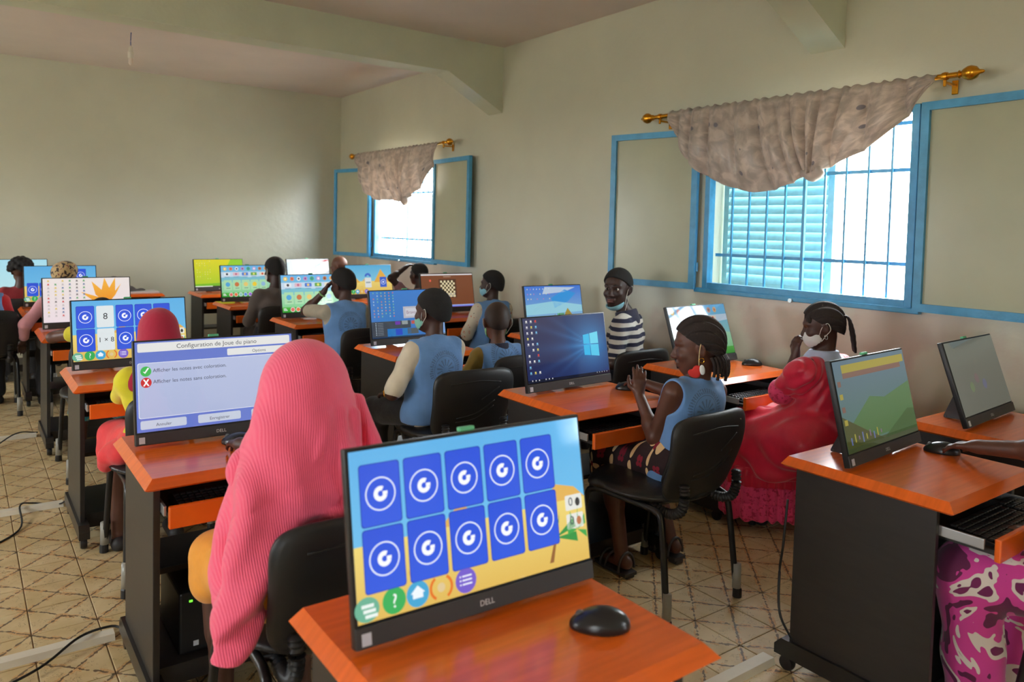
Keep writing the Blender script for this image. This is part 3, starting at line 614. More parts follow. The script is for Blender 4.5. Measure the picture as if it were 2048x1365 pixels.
def monitor(ml, y, yawd, S, k, label, cam_tape=True, tilt=11):
    a = math.radians(yawd); t = thing('all_in_one_computer', label, 'computer', (ml+.27*math.cos(a), y+.27*math.sin(a), MB0), a, 'computers on the orange desks')
    obj('case', shared('case', m_case), None, t); obj('chin', shared('chin', m_chin), None, t); obj('stand', shared('stand%d' % tilt, lambda: m_stand(tilt)), None, t)
    me = shared('logo', m_logo)
    if not me.materials: me.materials.append(white_print)
    obj('brand_lettering', me, None, t); obj('sticker', shared('sticker', m_sticker), None, t); obj('power_cable', shared('ports', m_ports), None, t)
    if cam_tape: obj('webcam', shared('webcam', m_webcam), None, t)
    sc = S.build(k, t); sc.data.transform(Matrix.Translation((0, -.0006, .0425)))
    for ch in t.children:
        if ch.name.split('.')[0] not in ('stand', 'power_cable'): ch.rotation_euler = (-math.radians(tilt), 0, 0)
    return t

orange = mat('orange_laminate', (236, 106, 30), rough=.2, noise=.10, nscale=5, spec=.5, stretch=(1, 14, 1), coat=.15)
blackw = mat('black_woodgrain_board', (40, 36, 34), rough=.42, noise=.12, nscale=9, stretch=(1, 1, 6))
steel = mat('zinc_slide', (190, 192, 194), rough=.35, metal=.8)
def make_desk(tray):
    t = thing('computer_desk', 'x', 'desk', group='orange topped computer desks'); hw, hd = .305, .28
    v = [(-hw+.024, -hd+.024, .75), (hw-.024, -hd+.024, .75), (hw-.024, hd-.014, .75), (-hw+.024, hd-.014, .75), (-hw, -hd, .724), (hw, -hd, .724), (hw, hd, .724), (-hw, hd, .724), (-hw+.012, -hd+.012, .716), (hw-.012, -hd+.012, .716), (hw-.012, hd-.01, .716), (-hw+.012, hd-.01, .716)]
    f = [(0, 1, 2, 3), (11, 10, 9, 8)]+[(a+4, (a+1) % 4+4, (a+1) % 4, a) for a in range(4)]+[(a+8, (a+1) % 4+8, (a+1) % 4+4, a+4) for a in range(4)]
    obj('top', pymesh('top', v, f), orange, t)
    for s in (-1, 1):
        bm = NB(); bx(bm, (s*.262, .01, .41), (.02, .46, .612), .002); obj('side_panel', bm, blackw, t)
        bm = NB(); prism(bm, [(-.29, .052), (-.29, .085), (-.265, .112), (.265, .112), (.29, .085), (.29, .052)], 0, s*.262-.022, s*.262+.022); ft = obj('foot_rail', bm, mat('black_satin', (30, 29, 29), rough=.3), t)
        for y in (-.25, .25):
            bm = NB(); lathe(bm, [(.008, -.014), (.024, -.013), (.027, -.006), (.027, .006), (.024, .013), (.008, .014)], (s*.262, y, .027), 'x', 16); bx(bm, (s*.262, y+.008, .045), (.022, .02, .024), .003); obj('caster', bm, blackpl, ft, 40)
        bm = NB(); bx(bm, (s*.247, -.06-tray/2, .648), (.009, .34+tray, .03), .002)
        for q in range(5): bx(bm, (s*.241, -.2-tray+.03*q, .648), (.004, .008, .01))
        obj('drawer_slide', bm, steel, t)
    bm = NB(); bx(bm, (0, .03, .122), (.504, .42, .018)); bx(bm, (0, -.16, .092), (.504, .016, .06)); obj('base_shelf', bm, blackw, t)
    bm = NB(); bx(bm, (0, .1, .37), (.504, .26, .018)); obj('middle_shelf', bm, blackw, t)
    bm = NB(); bx(bm, (0, .215, .60), (.504, .016, .2)); obj('back_panel', bm, blackw, t)
    yt = -.262-tray
    bm = NB(); bx(bm, (0, yt+.17, .628), (.47, .33, .014)); tr = obj('keyboard_tray', bm, blackw, t)
    bm = NB(); bx(bm, (0, yt, .638), (.488, .018, .066), .004); obj('tray_front', bm, orange, tr)
    return t
def m_keyboard():
    bm = NB(); prism(bm, [(-.068, .0), (-.068, .009), (.068, .02), (.068, 0)], 0, -.222, .222); return bm2me('base', bm, blackpl)
def m_keys():
    bm = NB()
    for j in range(6):
        u = -.213; y = -.052+.0205*j; z = .0105+.0016*j*.95
        while u < .205:
            w = .0175 if not (j == 0 and -.13 < u < -.10) else .11
            if not (.098 < u < .108 or .155 < u < .16): bx(bm, (u+w/2, y, z+.0035), (w-.002, .0175, .007), .0018, seg=1)
            u += w+.0012
    return bm2me('keys', bm, mat('dark_keycaps', (38, 38, 40), rough=.32))
def keyboard(x, y, rz, label):
    t = thing('keyboard', label, 'keyboard', (x, y, .6355), rz, 'black keyboards on pull-out trays'); obj('base', shared('kb', m_keyboard), None, t); tag(obj('keys', shared('keys', m_keys), None, t), kind='stuff')
def m_mouse():
    s = SDF().ell((0, 0, .006), (.031, .056, .026), k=.01).ell((0, -.012, .008), (.03, .042, .028), k=.02); s.cut(lambda X, Y, Z: -Z+0*X+0*Y); me = s.mesh('shell', .0022); me.materials.append(mat('mouse_black', (30, 30, 32), rough=.28)); return me
def mouse(x, y, z, rz, label):
    t = thing('computer_mouse', label, 'mouse', (x, y, z), rz, 'black computer mice'); obj('shell', shared('mouse', m_mouse), None, t)
    def wl(): bm = NB(); lathe(bm, [(.004, -.0035), (.0085, -.0025), (.0085, .0025), (.004, .0035)], (0, .036, .0245), 'x', 14); return bm2me('wheel', bm, mat('wheel_grey', (84, 84, 86), rough=.5))
    obj('wheel', shared('wheel', wl), None, t)

DESKS = [  # monitor left x, y of its lower front edge, yaw, picture, brightness, desk dy, tray, mouse, what it shows
 (.55, 1.185, -1.5, cards(), 1.0, -.045, .03, (.975, 1.03), 'a grid of ten blue G cards', 'nearest desk in the foreground'),
 (.46, 2.69, -1, config(), .95, -.07, .03, (.762, 2.60), 'a piano game settings page', 'desk of the pupil under the pink scarf'),
 (.44, 4.2, 3, cards({(1, 0): '8', (1, 1): '1 × 8'}), .95, -.075, .05, None, 'blue G cards with 8 and 1 × 8 turned over', 'desk of the pupil in the crimson scarf'),
 (.445, 5.87, 2, flower(), .95, -.075, .03, None, 'an orange flower wallpaper', 'desk with the flower wallpaper computer'),
 (.43, 7.4, 2, cards({(2, 0): '  '}, {(0, 0), (1, 0)}), .9, -.075, .03, None, 'blue G cards, some already removed', 'desk in front of the back left desk'),
 (.17, 8.6, 5, plain((190, 230, 236), (170, 224, 240), clouds), .95, -.075, .03, None, 'a plain pale cyan page', 'back left desk against the far wall'),
 (2.30, 1.29, 4, hills(), .55, -.05, .11, (2.80, 1.24), 'a dim green hill game', 'near right desk with the dim hill game'),
 (2.07, 2.69, 3, windows_desk(), .9, -.09, .06, (2.575, 2.575), 'a blue light beam desktop with a column of icons', 'desk of the girl with braided hair'),
 (2.05, 4.25, 1, bravo(), .9, -.09, .03, None, 'a blue desktop with a Bravo message', 'desk shared by two pupils in blue vests'),
 (2.04, 5.83, 2, menu(), .95, -.08, .03, None, 'a game menu of activity icons, nearer one', 'desk of the pupil leaning on his elbow'),
 (1.97, 7.26, 3, menu(), .9, -.08, .03, None, 'a game menu of activity icons, farther one', 'desk of the pupil in the dark grey shirt'),
 (2.03, 8.5, 6, limes(), .95, -.08, .03, None, 'a yellow and green wallpaper', 'back desk with the yellow green computer'),
 (3.2, 1.32, 4, plain((120, 124, 112), (132, 136, 124), faint), .5, -.05, .05, None, 'a faint grey page', 'desk by the wall at the right edge'),
 (3.2, 2.80, 3, flatmenu(), .6, -.03, .12, (3.70, 2.70), 'a green game menu with bright window glare', 'wall side desk of the girl in the red dress'),
 (3.25, 4.25, 0, sea(), .9, -.08, .03, None, 'a seaside rock wallpaper', 'wall side desk of the boy in stripes'),
 (3.22, 5.7, 0, chess(), .9, -.08, .03, None, 'a draughts board on brown', 'wall side desk with the board game'),
 (3.16, 7.14, 4, pyramids(), .9, -.08, .03, None, 'desert pyramids and cards', 'wall side desk under the far window'),
 (3.04, 8.5, 6, plain((232, 232, 238), (226, 236, 240), redbar), .95, -.08, .03, None, 'a pale page with a red corner', 'back right desk in the corner'),
]
protos = {}
for (ml, y, yw, S, k, dy, tray, mo, what, dl) in DESKS:
    cx = ml+.27; monitor(ml, y, yw, S, k, 'black all-in-one computer showing '+what, tilt={3.2: 19, 2.30: 14}.get(ml, 11))
    if tray not in protos: d = protos[tray] = make_desk(tray)
    else: d = dup(protos[tray])
    d.location = (cx, y+dy, 0); d['label'] = 'orange topped black '+dl
    keyboard(cx+.01, y+dy-.262-tray+.085, 0, 'black keyboard on the tray of the '+dl.replace('wall side desk of the girl in the red dress','desk of the girl in red'))
    if mo: mouse(mo[0], mo[1], .75, math.radians(54 if mo[0] != 2.80 else 30), 'black mouse on the '+dl)
d = dup(protos[.03]); d.location = (1.42, 8.72, 0); d['label'] = 'orange topped black desk carrying a grey bag, against the far wall'
bag = SDF()
for q in range(9): bag.ell((1.36+.035*q-.1, 8.72+.02*math.sin(q*2), .80+.045*math.sin(1.1+q*.55)-.008*q), (.07, .09, .05-.003*q), rotx(q), k=.03)
bag.cut(lambda X, Y, Z: .764-Z+0*X+0*Y)
tag(obj('cloth_bag', bag.mesh('cloth_bag', .008), mat('grey_cloth', (96, 90, 90), rough=.9, noise=.3, nscale=22)), 'crumpled grey cloth bag lying on papers on the back desk', 'bag')
bm = NB(); bx(bm, (1.46, 8.70, .757), (.46, .3, .013), .002); tag(obj('paper_stack', bm, mat('white_paper', (222, 222, 224), rough=.8)), 'stack of white papers under the grey bag', 'paper')
for (x, y, lb) in ():
    bm = NB(); bx(bm, (x+.03, y+.01, .7507), (.1, .16, .001)); tag(obj('paper_sheet', bm, MATS['white_paper']), lb, 'paper')
# ups box on the base shelf of the pink scarf desk
ups = thing('power_supply_box', 'black backup power box with green light on the desk base shelf', 'power box', (.60, 2.56, .1315))
bm = NB(); bx(bm, (0, .06, .1), (.1, .28, .2), .008); obj('housing', bm, blackpl, ups)
bm = NB(); lathe(bm, [(.008, -.004), (.008, .004)], (.012, -.083, .17), 'y', 14); obj('button', bm, steel, ups)
led = mat('green_led', (60, 220, 40), rough=.4); led.node_tree.nodes['Principled BSDF'].inputs['Emission Color'].default_value = (.2, 1, .05, 1); led.node_tree.nodes['Principled BSDF'].inputs['Emission Strength'].default_value = 1.5
bm = NB(); bx(bm, (-.016, -.081, .17), (.01, .003, .006)); obj('indicator_light', bm, led, ups)
bm = NB(); bx(bm, (0, -.081, .03), (.016, .002, .016)); obj('label_sticker', bm, stick, ups)
# loose cables
cabm = mat('black_cable', (30, 30, 31), rough=.5)
for pts, lb in (([(-.3, 2.62, .006), (.0, 2.78, .006), (.2, 2.86, .02), (.33, 2.97, .036), (.44, 3.04, .012), (.5, 2.95, .03), (.52, 2.9, .2)], 'black cable running over the nearest floor duct on the left'),
                ([(-.3, 4.0, .006), (.02, 4.05, .006), (.22, 4.25, .006), (.24, 4.52, .036), (.3, 4.62, .008), (.42, 4.5, .02), (.47, 4.42, .12)], 'black cable curling over the second floor duct on the left'),
                ([(-.2, 5.5, .006), (.1, 5.75, .006), (.3, 6.07, .036), (.43, 6.1, .02)], 'black cable by the flower wallpaper desk'),
                ([(2.285, 1.50, .6), (2.27, 1.5, .45), (2.285, 1.52, .34), (2.25, 1.49, .22), (2.28, 1.46, .13)], 'grey cable hanging behind the near right desk')):
    bm = NB(); tube(bm, [tuple(p) for p in smoothpath(pts, 7)], .0045, 6); tag(obj('cable', bm, cabm, None, True), lb, 'cable')
# ------------------------------------------------------------------ chairs
frame_m = mat('black_tube_steel', (22, 22, 23), rough=.3); shell_m = mat('black_chair_plastic', (34, 34, 35), rough=.45, bump=.08, bscale=500); pad_m = mat('black_vinyl_pad', (30, 30, 31), rough=.38, bump=.1, bscale=120)
wrap_m = mat('clear_tape_wrap', (150, 148, 140), rough=.3)
def make_chair():
    t = thing('stacking_chair', 'x', 'chair', group='black stacking chairs')
    for s in (-1, 1):
        p = smoothpath([(s*.225, -.25, .0), (s*.22, -.235, .12), (s*.212, -.20, .38), (s*.208, -.17, .425), (s*.205, -.10, .432), (s*.205, .1, .432), (s*.208, .17, .425), (s*.214, .205, .38), (s*.225, .245, .12), (s*.232, .26, 0)], 5)
        bm = NB(); tube(bm, [tuple(q) for q in p], .0135, 8); obj('side_frame', bm, frame_m, t, True)
        for (x, y) in ((s*.225, -.25), (s*.232, .26)):
            bm = NB(); lathe(bm, [(.013, 0), (.019, .002), (.0185, .035), (.015, .04)], (x, y, 0), 'z', 12); obj('foot_cap', bm, blackpl, t)
            bm = NB(); lathe(bm, [(.0185, .0), (.0172, .10)], (x*.992, y*.985, .04), 'z', 10); obj('leg_wrap', bm, wrap_m, t, True)
        # ribbed bracket cover
        bm = NB(); p = smoothpath([(s*.165, -.12, .425), (s*.165, -.19, .418), (s*.165, -.245, .44), (s*.165, -.265, .49), (s*.165, -.262, .55)], 9); tube(bm, [tuple(q) for q in p], [(.021 if i % 2 else .016) for i in range(len(p))], 12); obj('bellows', bm, blackpl, t, 60)
    for y in (-.12, .14): 
        bm = NB(); tube(bm, [(-.205, y, .43), (.205, y, .43)], .011, 8); obj('cross_tube', bm, frame_m, t, True)
    s = SDF().ell((0, .02, .462), (.25, .245, .04), k=.01); s.ell((0, .16, .455), (.235, .1, .042), k=.03).cut(lambda X, Y, Z: .437-Z+0*X+0*Y); obj('seat', s.mesh('seat', .008), pad_m, t)
    # backrest: thick curved shell with a pad in front
    def panel(hw, z0, z1, y0, th, r, n=28, m=22):
        P = []
        for side in (0, 1):
            g = np.zeros((n, m, 3))
            for i in range(n):
                for j in range(m):
                    a, b = -1+2*i/(n-1), -1+2*j/(m-1)
                    # superellipse-mapped rounded rectangle, slightly narrower at the foot
                    q = 1/max((abs(a)**5+abs(b)**5)**.2, 1e-6)*max(abs(a), abs(b)) if (a or b) else 1
                    x, zz = a*q*hw*(1-.10*(1-(b+1)/2)), (z0+z1)/2+b*q*(z1-z0)/2
                    y = y0-.10*(zz-z0)/(z1-z0)*.6+.035*(x/hw)**2+.016*np.cos((zz-z0)/(z1-z0)*5)
                    edge = 1-max(abs(a), abs(b))**10
                    g[i, j] = (x, y+(th/2 if side else -th/2)*(.35+.65*edge), zz)
            P.append(g)
        idx = np.arange(n*m).reshape(n, m); F = [(idx[i, j], idx[i+1, j], idx[i+1, j+1], idx[i, j+1]) for i in range(n-1) for j in range(m-1)]
        o = n*m; F2 = [tuple(o+q for q in f[::-1]) for f in F]
        rim = [idx[i, 0] for i in range(n)]+[idx[n-1, j] for j in range(1, m)]+[idx[i, m-1] for i in range(n-2, -1, -1)]+[idx[0, j] for j in range(m-2, 0, -1)]
        F3 = [(rim[k], rim[(k+1) % len(rim)], o+rim[(k+1) % len(rim)], o+rim[k]) for k in range(len(rim))]
        me = pymesh('b', np.concatenate([P[0].reshape(-1, 3), P[1].reshape(-1, 3)]), F+F2+F3)
        bm = NB(); bm.from_mesh(me); bmesh.ops.recalc_face_normals(bm, faces=bm.faces[:]); bm.to_mesh(me); bm.free(); me.shade_smooth(); return me
    b = obj('backrest', panel(.235, .46, .81, -.225, .03, .1), shell_m, t)
    obj('back_pad', panel(.215, .49, .80, -.205, .03, .1), pad_m, t)
    for (pts) in ([(-.15, .745), (.0, .755), (.13, .74)], [(.02, .66), (.07, .69), (.12, .715)], [(-.1, .55), (0, .56), (.1, .62)], [(-.1, .57), (.0, .59), (.1, .65)]):
        bm = NB(); tube(bm, [(p[0], -.225-.06*(p[1]-.46)/.35+.035*(p[0]/.235)**2+.016*math.cos((p[1]-.46)/.35*5)-.0155, p[1]) for p in smoothpath(pts, 8)], .0028, 6); obj('embossed_line', bm, shell_m, b, True)
    return t
CH = [(2.36, 2.16, 3, 'black stacking chair of the girl with braided hair, nearest full chair'), (2.07, 3.36, -3, 'black stacking chair behind the pupil in the white sleeved blue vest'), (2.565, 3.60, 0, 'black stacking chair of the shaved pupil with green mask'),
      (3.28, 3.41, 0, 'black stacking chair behind the boy in stripes'), (.79, 1.93, 0, 'black stacking chair of the pupil under the pink scarf'), (.75, 3.52, 0, 'black stacking chair of the pupil in the crimson scarf'),
      (2.28, 4.98, 0, 'black stacking chair of the pupil leaning on his elbow'), (2.24, 6.58, 0, 'black stacking chair of the pupil in the dark grey shirt'), (.72, 5.12, 0, 'black stacking chair at the flower wallpaper desk'),
      (.76, 6.72, 0, 'black stacking chair of the pupil in the patterned head wrap'), (.14, 7.02, 0, 'black stacking chair of the pupil in red sleeves at the left edge'), (3.55, 2.12, 0, 'black stacking chair of the girl in the red dress'),
      (3.5, 5.0, 0, 'black stacking chair of the pupil in the floral sleeves'), (3.45, 6.45, 0, 'black stacking chair at the pyramids computer'), (3.33, 7.85, 0, 'black stacking chair of the bald pupil by the corner'), (.45, 7.95, 0, 'black stacking chair at the pale cyan computer'), (2.72, .62, 0, 'black stacking chair of the pupil in the magenta skirt')]
ch0 = make_chair()
for i, (x, y, a, lb) in enumerate(CH):
    c = ch0 if i == 0 else dup(ch0)
    c.location = (x, y, 0); c.rotation_euler = (0, 0, math.radians(a)); c['label'] = lb
# ------------------------------------------------------------------ people
def cloth(name, rgb, noise=.1, rough=.85, nscale=14, bump=.25, bscale=35, sheen=.2): return mat(name, rgb, rough=rough, noise=noise, nscale=nscale, bump=bump, bscale=bscale, sheen=sheen)
def skin(i): return mat('skin_%d' % i, [(92, 56, 42), (74, 44, 34), (104, 66, 50), (62, 40, 34)][i], rough=.48, noise=.08, nscale=30, bump=.05, bscale=400)
hairm = mat('black_hair', (22, 18, 17), rough=.75, noise=.3, nscale=120, bump=.6, bscale=420)
vestm0 = None
def vest_mat():
    m = cloth('blue_uniform_vest', (106, 150, 206), .08); nt = m.node_tree; p = nt.nodes['Principled BSDF']; L = nt.links.new
    src = p.inputs['Base Color'].links[0].from_socket
    tc = N(nt, 'ShaderNodeTexCoord'); sp = N(nt, 'ShaderNodeSeparateXYZ'); L(tc.outputs['Object'], sp.inputs[0])
    def mth(op, a, b=None):
        n = N(nt, 'ShaderNodeMath', operation=op)
        for i, v in enumerate((a, b)):
            if v is None: continue
            if isinstance(v, (int, float)): n.inputs[i].default_value = v
            else: L(v, n.inputs[i])
        return n.outputs[0]
    x, z = sp.outputs[0], mth('SUBTRACT', sp.outputs[2], .775)
    r = mth('SQRT', mth('ADD', mth('MULTIPLY', x, x), mth('MULTIPLY', z, z))); a = mth('ARCTAN2', z, x)
    back = mth('LESS_THAN', sp.outputs[1], -.02); band = mth('MULTIPLY', mth('GREATER_THAN', r, .074), mth('LESS_THAN', r, .094))
    n1 = N(nt, 'ShaderNodeTexNoise', Scale=150.0, Detail=1.0); L(tc.outputs['Object'], n1.inputs['Vector'])
    letters = mth('MULTIPLY', mth('MULTIPLY', band, mth('GREATER_THAN', mth('SINE', mth('MULTIPLY', a, 46)), -.35)), mth('GREATER_THAN', n1.outputs[0], .40))
    arc = mth('MULTIPLY', letters, mth('GREATER_THAN', z, -.045))
    rays = mth('MULTIPLY', mth('MULTIPLY', mth('LESS_THAN', r, .052), mth('GREATER_THAN', r, .018)), mth('MULTIPLY', mth('GREATER_THAN', mth('SINE', mth('MULTIPLY', a, 13)), .35), mth('GREATER_THAN', z, -.03)))
    thin = mth('MULTIPLY', mth('GREATER_THAN', r, .066), mth('LESS_THAN', r, .069))
    msk = mth('MULTIPLY', mth('MULTIPLY', mth('MAXIMUM', mth('MAXIMUM', arc, rays), thin), back), .5)
    mx = N(nt, 'ShaderNodeMix', data_type='RGBA'); L(msk, mx.inputs[0]); L(src, mx.inputs[6]); mx.inputs[7].default_value = (*lin((66, 76, 96)), 1); L(mx.outputs[2], p.inputs['Base Color']); return m
vestm = vest_mat(); trimm = cloth('vest_grey_binding', (120, 134, 150))
def ik(a, b, l1, l2, pole):
    """elbow or knee between a and b, bent toward pole"""
    a, b, pole = map(lambda q: np.array(q, float), (a, b, pole)); d = b-a; L = np.linalg.norm(d); L2 = min(L, (l1+l2)*.999); u = d/L; b = a+u*L2
    x = (l1*l1-l2*l2+L2*L2)/(2*L2); h = math.sqrt(max(l1*l1-x*x, 0)); v = pole-a; v = v-u*(v@u); v /= max(np.linalg.norm(v), 1e-6); return a+u*x+v*h, b
def nrm(v): v = np.array(v, float); return v/max(np.linalg.norm(v), 1e-9)
def hand(S, w, d, n, side, curl=.6, sc=1.0, spread=.12, thumb=.6):
    """palm from wrist w along d, back of the hand facing n, five fingers; side +1 puts the thumb on n x d side"""
    d, n = nrm(d), np.array(n, float); n = nrm(n-d*(n@d)); t = np.cross(n, d)*side; k = .006*sc
    w = np.array(w, float); kn = [w+d*(.066+.004*(1-abs(i-1.2)))*sc+t*(.024-.0155*i)*sc for i in range(4)]
    S.cap(w, w+d*.02*sc, .019*sc, .021*sc, .012)
    for i, q in enumerate(kn): S.cap(w+d*.015*sc+t*(.010-.007*i)*sc, q, .0125*sc, .0092*sc, .010)
    Ls = [(.030, .020, .016), (.034, .023, .017), (.031, .021, .016), (.025, .016, .014)]
    for i, q in enumerate(kn):
        p = q; ang = 0; fd = nrm(d+t*spread*(1.2-i)*.5)
        for j, l in enumerate(Ls[i]):
            ang += curl*(.75 if j == 0 else 1.0); v = fd*math.cos(ang)-n*math.sin(ang); e = p+v*l*sc; r = (.0083-.0009*j)*sc*(.88 if i == 3 else 1); S.cap(p, e, r, r*.9, k if j else .009); p = e
    p = w+d*.018*sc+t*.020*sc; v = nrm(d*.62+t*.75-n*.25); e = p+v*.034*sc; S.cap(p, e, .0125*sc, .0095*sc, .012); v2 = nrm(d*(.8+.2*thumb)+t*(.45-.5*thumb)-n*.35); e2 = e+v2*.027*sc; S.cap(e, e2, .0092*sc, .008*sc, k); S.cap(e2, e2+nrm(v2-t*.25)*.02*sc, .0082*sc, .0068*sc, k)

def head_frame(c, yaw_, pitch_, roll_=0):
    R = rotz(yaw_) @ rotx(pitch_) @ roty(roll_); c = np.array(c, float); return R, (lambda p: c+R @ np.array(p, float))
def add_head(S, Hf, R, s=1.0, ears=True, fine=False):
    S.ell(Hf((0, -.010*s, .030*s)), np.array((.071, .090, .082))*s, R, .012); S.ell(Hf((0, .022*s, -.022*s)), np.array((.058, .062, .078))*s, R, .02); S.ell(Hf((0, .052*s, -.078*s)), np.array((.030, .026, .024))*s, R, .025)
    S.ell(Hf((0, .030*s, -.050*s)), np.array((.052, .045, .045))*s, R, .02)
    S.cap(Hf((0, .080*s, .004*s)), Hf((0, .095*s, -.026*s)), .008*s, .0125*s, .012); 
    for q in (-1, 1):
        S.ell(Hf((q*.011*s, .088*s, -.029*s)), np.array((.009, .010, .008))*s, R, .006); S.cap(Hf((q*.012*s, .078*s, .026*s)), Hf((q*.045*s, .062*s, .024*s)), .008*s, .007*s, .014)
        S.ell(Hf((q*.030*s, .079*s, .008*s)), np.array((.013, .010, .0062))*s, R, .006, sub=True)
        S.ell(Hf((q*.036*s, .060*s, -.022*s)), np.array((.022, .018, .018))*s, R, .02)
        if ears: S.ell(Hf((q*.072*s, -.010*s, -.006*s)), np.array((.009, .019, .029))*s, R @ roty(q*.2) @ rotz(q*.35), .006); S.ell(Hf((q*.082*s, -.006*s, -.004*s)), np.array((.006, .010, .017))*s, R, .004, sub=True)
    S.cap(Hf((-.018*s, .082*s, -.052*s)), Hf((.018*s, .082*s, -.052*s)), .0075*s, k=.008); S.cap(Hf((-.015*s, .081*s, -.064*s)), Hf((.015*s, .081*s, -.064*s)), .008*s, k=.006)

def person(name, label, loc, yawd=0, h=.007, s=1.0, pelvis_z=.535, lean=0, side_lean=0, head=(0, 0, 0), head_off=(0, .015, .165), sk=0, hands=None, poles=None, hcurl=(.5, .5), hnorm=None, hdir=None, knees=(.10, .10), feet=None, skirt=False, skirt_len=.5,
           top=None, sleeve=0, vest=False, bottom=None, hair='short', mask=None, face=False, legs=True, bare_feet=False, collar=None, headsc=1.0, arml=1.0):
    t = thing(name, label, 'person', (loc[0], loc[1], 0), math.radians(yawd), 'pupils at the computers')
    la, ls = math.radians(lean), math.radians(side_lean); RT_ = roty(ls) @ rotx(-la); pv = np.array((0, -.03, pelvis_z))
    T = lambda p: pv+RT_ @ (np.array(p, float)*s)
    def torso(S, g=0, k=.04, shoulders=True, low=True):
        if low: S.cap(T((-.065, 0, 0)), T((.065, 0, 0)), .102*s+g, k=k)
        S.cap(T((-.045, .005, .12)), T((.045, .005, .12)), .088*s+g, k=k); S.cap(T((-.06, .008, .235)), T((.06, .008, .235)), .092*s+g, k=k)
        if shoulders: S.cap(T((-.125, -.004, .318)), T((.125, -.004, .318)), .046*s+g, k=k); S.cap(T((0, -.005, .33)), T((0, .0, .37)), .052*s+g, .044*s+g*.6, k=k)
    sh = {q: T((q*.148, -.004, .316)) for q in (-1, 1)}; neck = T((0, 0, .36)); hc = neck+RT_ @ (np.array(head_off)*s)
    hs = headsc*s*1.0; R, Hf = head_frame(hc, *[math.radians(v) for v in head])
    hands = hands or {}; poles = poles or {}; arm = {}
    for q in (-1, 1):
        tg = hands.get(q, (q*.12, .22, .60)); po = poles.get(q, (q*.5, -.2, .3)); arm[q] = ik(sh[q], tg, .235*s*arml, .215*s*arml, po)
    B = SDF(); torso(B, 0)
    B.cap(T((0, -.006, .33)), Hf((0, -.02*hs, -.05*hs)), .047*s, .043*s, .03); add_head(B, Hf, R, hs)
    for q in (-1, 1):
        e, w = arm[q]; B.cap(sh[q], e, .043*s, .034*s, .03); B.cap(e, w, .035*s, .0225*s, .012)
        mid = e+(w-e)*.3; B.cap(e, mid, .034*s, .036*s, .02)
        dv = (hdir or {}).get(q, w-e); nv = (hnorm or {}).get(q, (0, 0, 1)); hand(B, w, dv, nv, q*-1, hcurl[0 if q < 0 else 1], s*.98)
    leg = {}
    for i, q in enumerate((-1, 1)):
        hp = T((q*.075, .0, -.01)); kn = np.array((q*knees[i], hp[1]+.36*s, .50)); ft = np.array((feet or {}).get(q, (q*.12, hp[1]+.36*s-.03, .06))); leg[q] = (hp, kn, ft)
        if legs:
            B.cap(hp, kn, .078*s, .054*s, .03); B.cap(kn, ft, .05*s, .032*s, .02); B.cap(kn+(ft-kn)*.25, kn+(ft-kn)*.45, .05*s, .044*s, .03)
            B.cap(ft+np.array((0, -.03, -.025)), ft+np.array((0, .11, -.04)), .028, .02, .02)
    obj('body', B.mesh('body', h), skin(sk), t)
    fold = lambda a, f: (lambda X, Y, Z: a*np.sin(f*Z+9*X+5*np.sin(7*Y+4*X))*np.sin(f*.63*X-5*Y+1.3))
    if top is not None:
        S = SDF(); torso(S, .012)
        for q in (-1, 1):
            e, w = arm[q]; f1 = min(sleeve, 1); 
            if sleeve > 0: S.cap(sh[q], sh[q]+(e-sh[q])*f1, .053*s, .047*s+.006*(sleeve <= 1), .03)
            if sleeve > 1: S.cap(e, e+(w-e)*(sleeve-1), .048*s, .036*s, .02)
        S.ell(T((0, .012, .39)), np.array((.056, .056, .06))*s, None, .01, sub=True); S.disp.append(fold(.004, 42))
        obj('shirt', S.mesh('shirt', h), top, t)
    if collar is not None:
        S = SDF(); S.cap(T((0, -.008, .335)), T((0, .004, .395)), .076*s, .066*s, .01); S.cap(T((0, -.004, .30)), T((0, .012, .42)), .053*s, .050*s, .004, sub=True); S.cut(lambda X, Y, Z: Z-T((0, 0, .398))[2]+0*X+.25*(Y-pv[1])); obj('collar', S.mesh('collar', min(h, .005)), collar, t)
    if vest:
        S = SDF(); torso(S, .021 if top is not None else .012, .05)
        S.cap(T((-.09, 0, -.05)), T((.09, 0, -.05)), .10*s, k=.04)
        for q in (-1, 1): S.ell(sh[q]+RT_ @ np.array((q*.032*s, 0, -.012*s)), np.array((.05, .085, .088))*s, None, .008, sub=True)
        S.ell(T((0, .018, .398)), np.array((.066, .064, .06))*s, None, .008, sub=True); S.disp.append(fold(.0035, 34)); S.cut(lambda X, Y, Z: pelvis_z-.06-Z+0*X+0*Y)
        obj('vest', S.mesh('vest', h), vestm, t)
    if bottom is not None:
        S = SDF(); S.cap(T((-.07, 0, .0)), T((.07, 0, .0)), .112*s, k=.03)
        for q in (-1, 1):
            hp, kn, ft = leg[q]; g = .022 if skirt else .014
            S.cap(hp, kn, .082*s+g, .06*s+g, .05 if skirt else .02)
            if skirt: S.cap(kn, kn+(ft-kn)*skirt_len+np.array((0, .01, 0)), .06*s+g, .062+g, .05); S.cap((0, hp[1]+.1, hp[2]), (0, kn[1]-.03, kn[2]-.02), .075, .07, .06)
            else: S.cap(kn, kn+(ft-kn)*.93, .06*s+.012, .05, .02)
        S.disp.append(fold(.005, 36)); obj('skirt' if skirt else 'trousers', S.mesh('trousers', h), bottom, t)
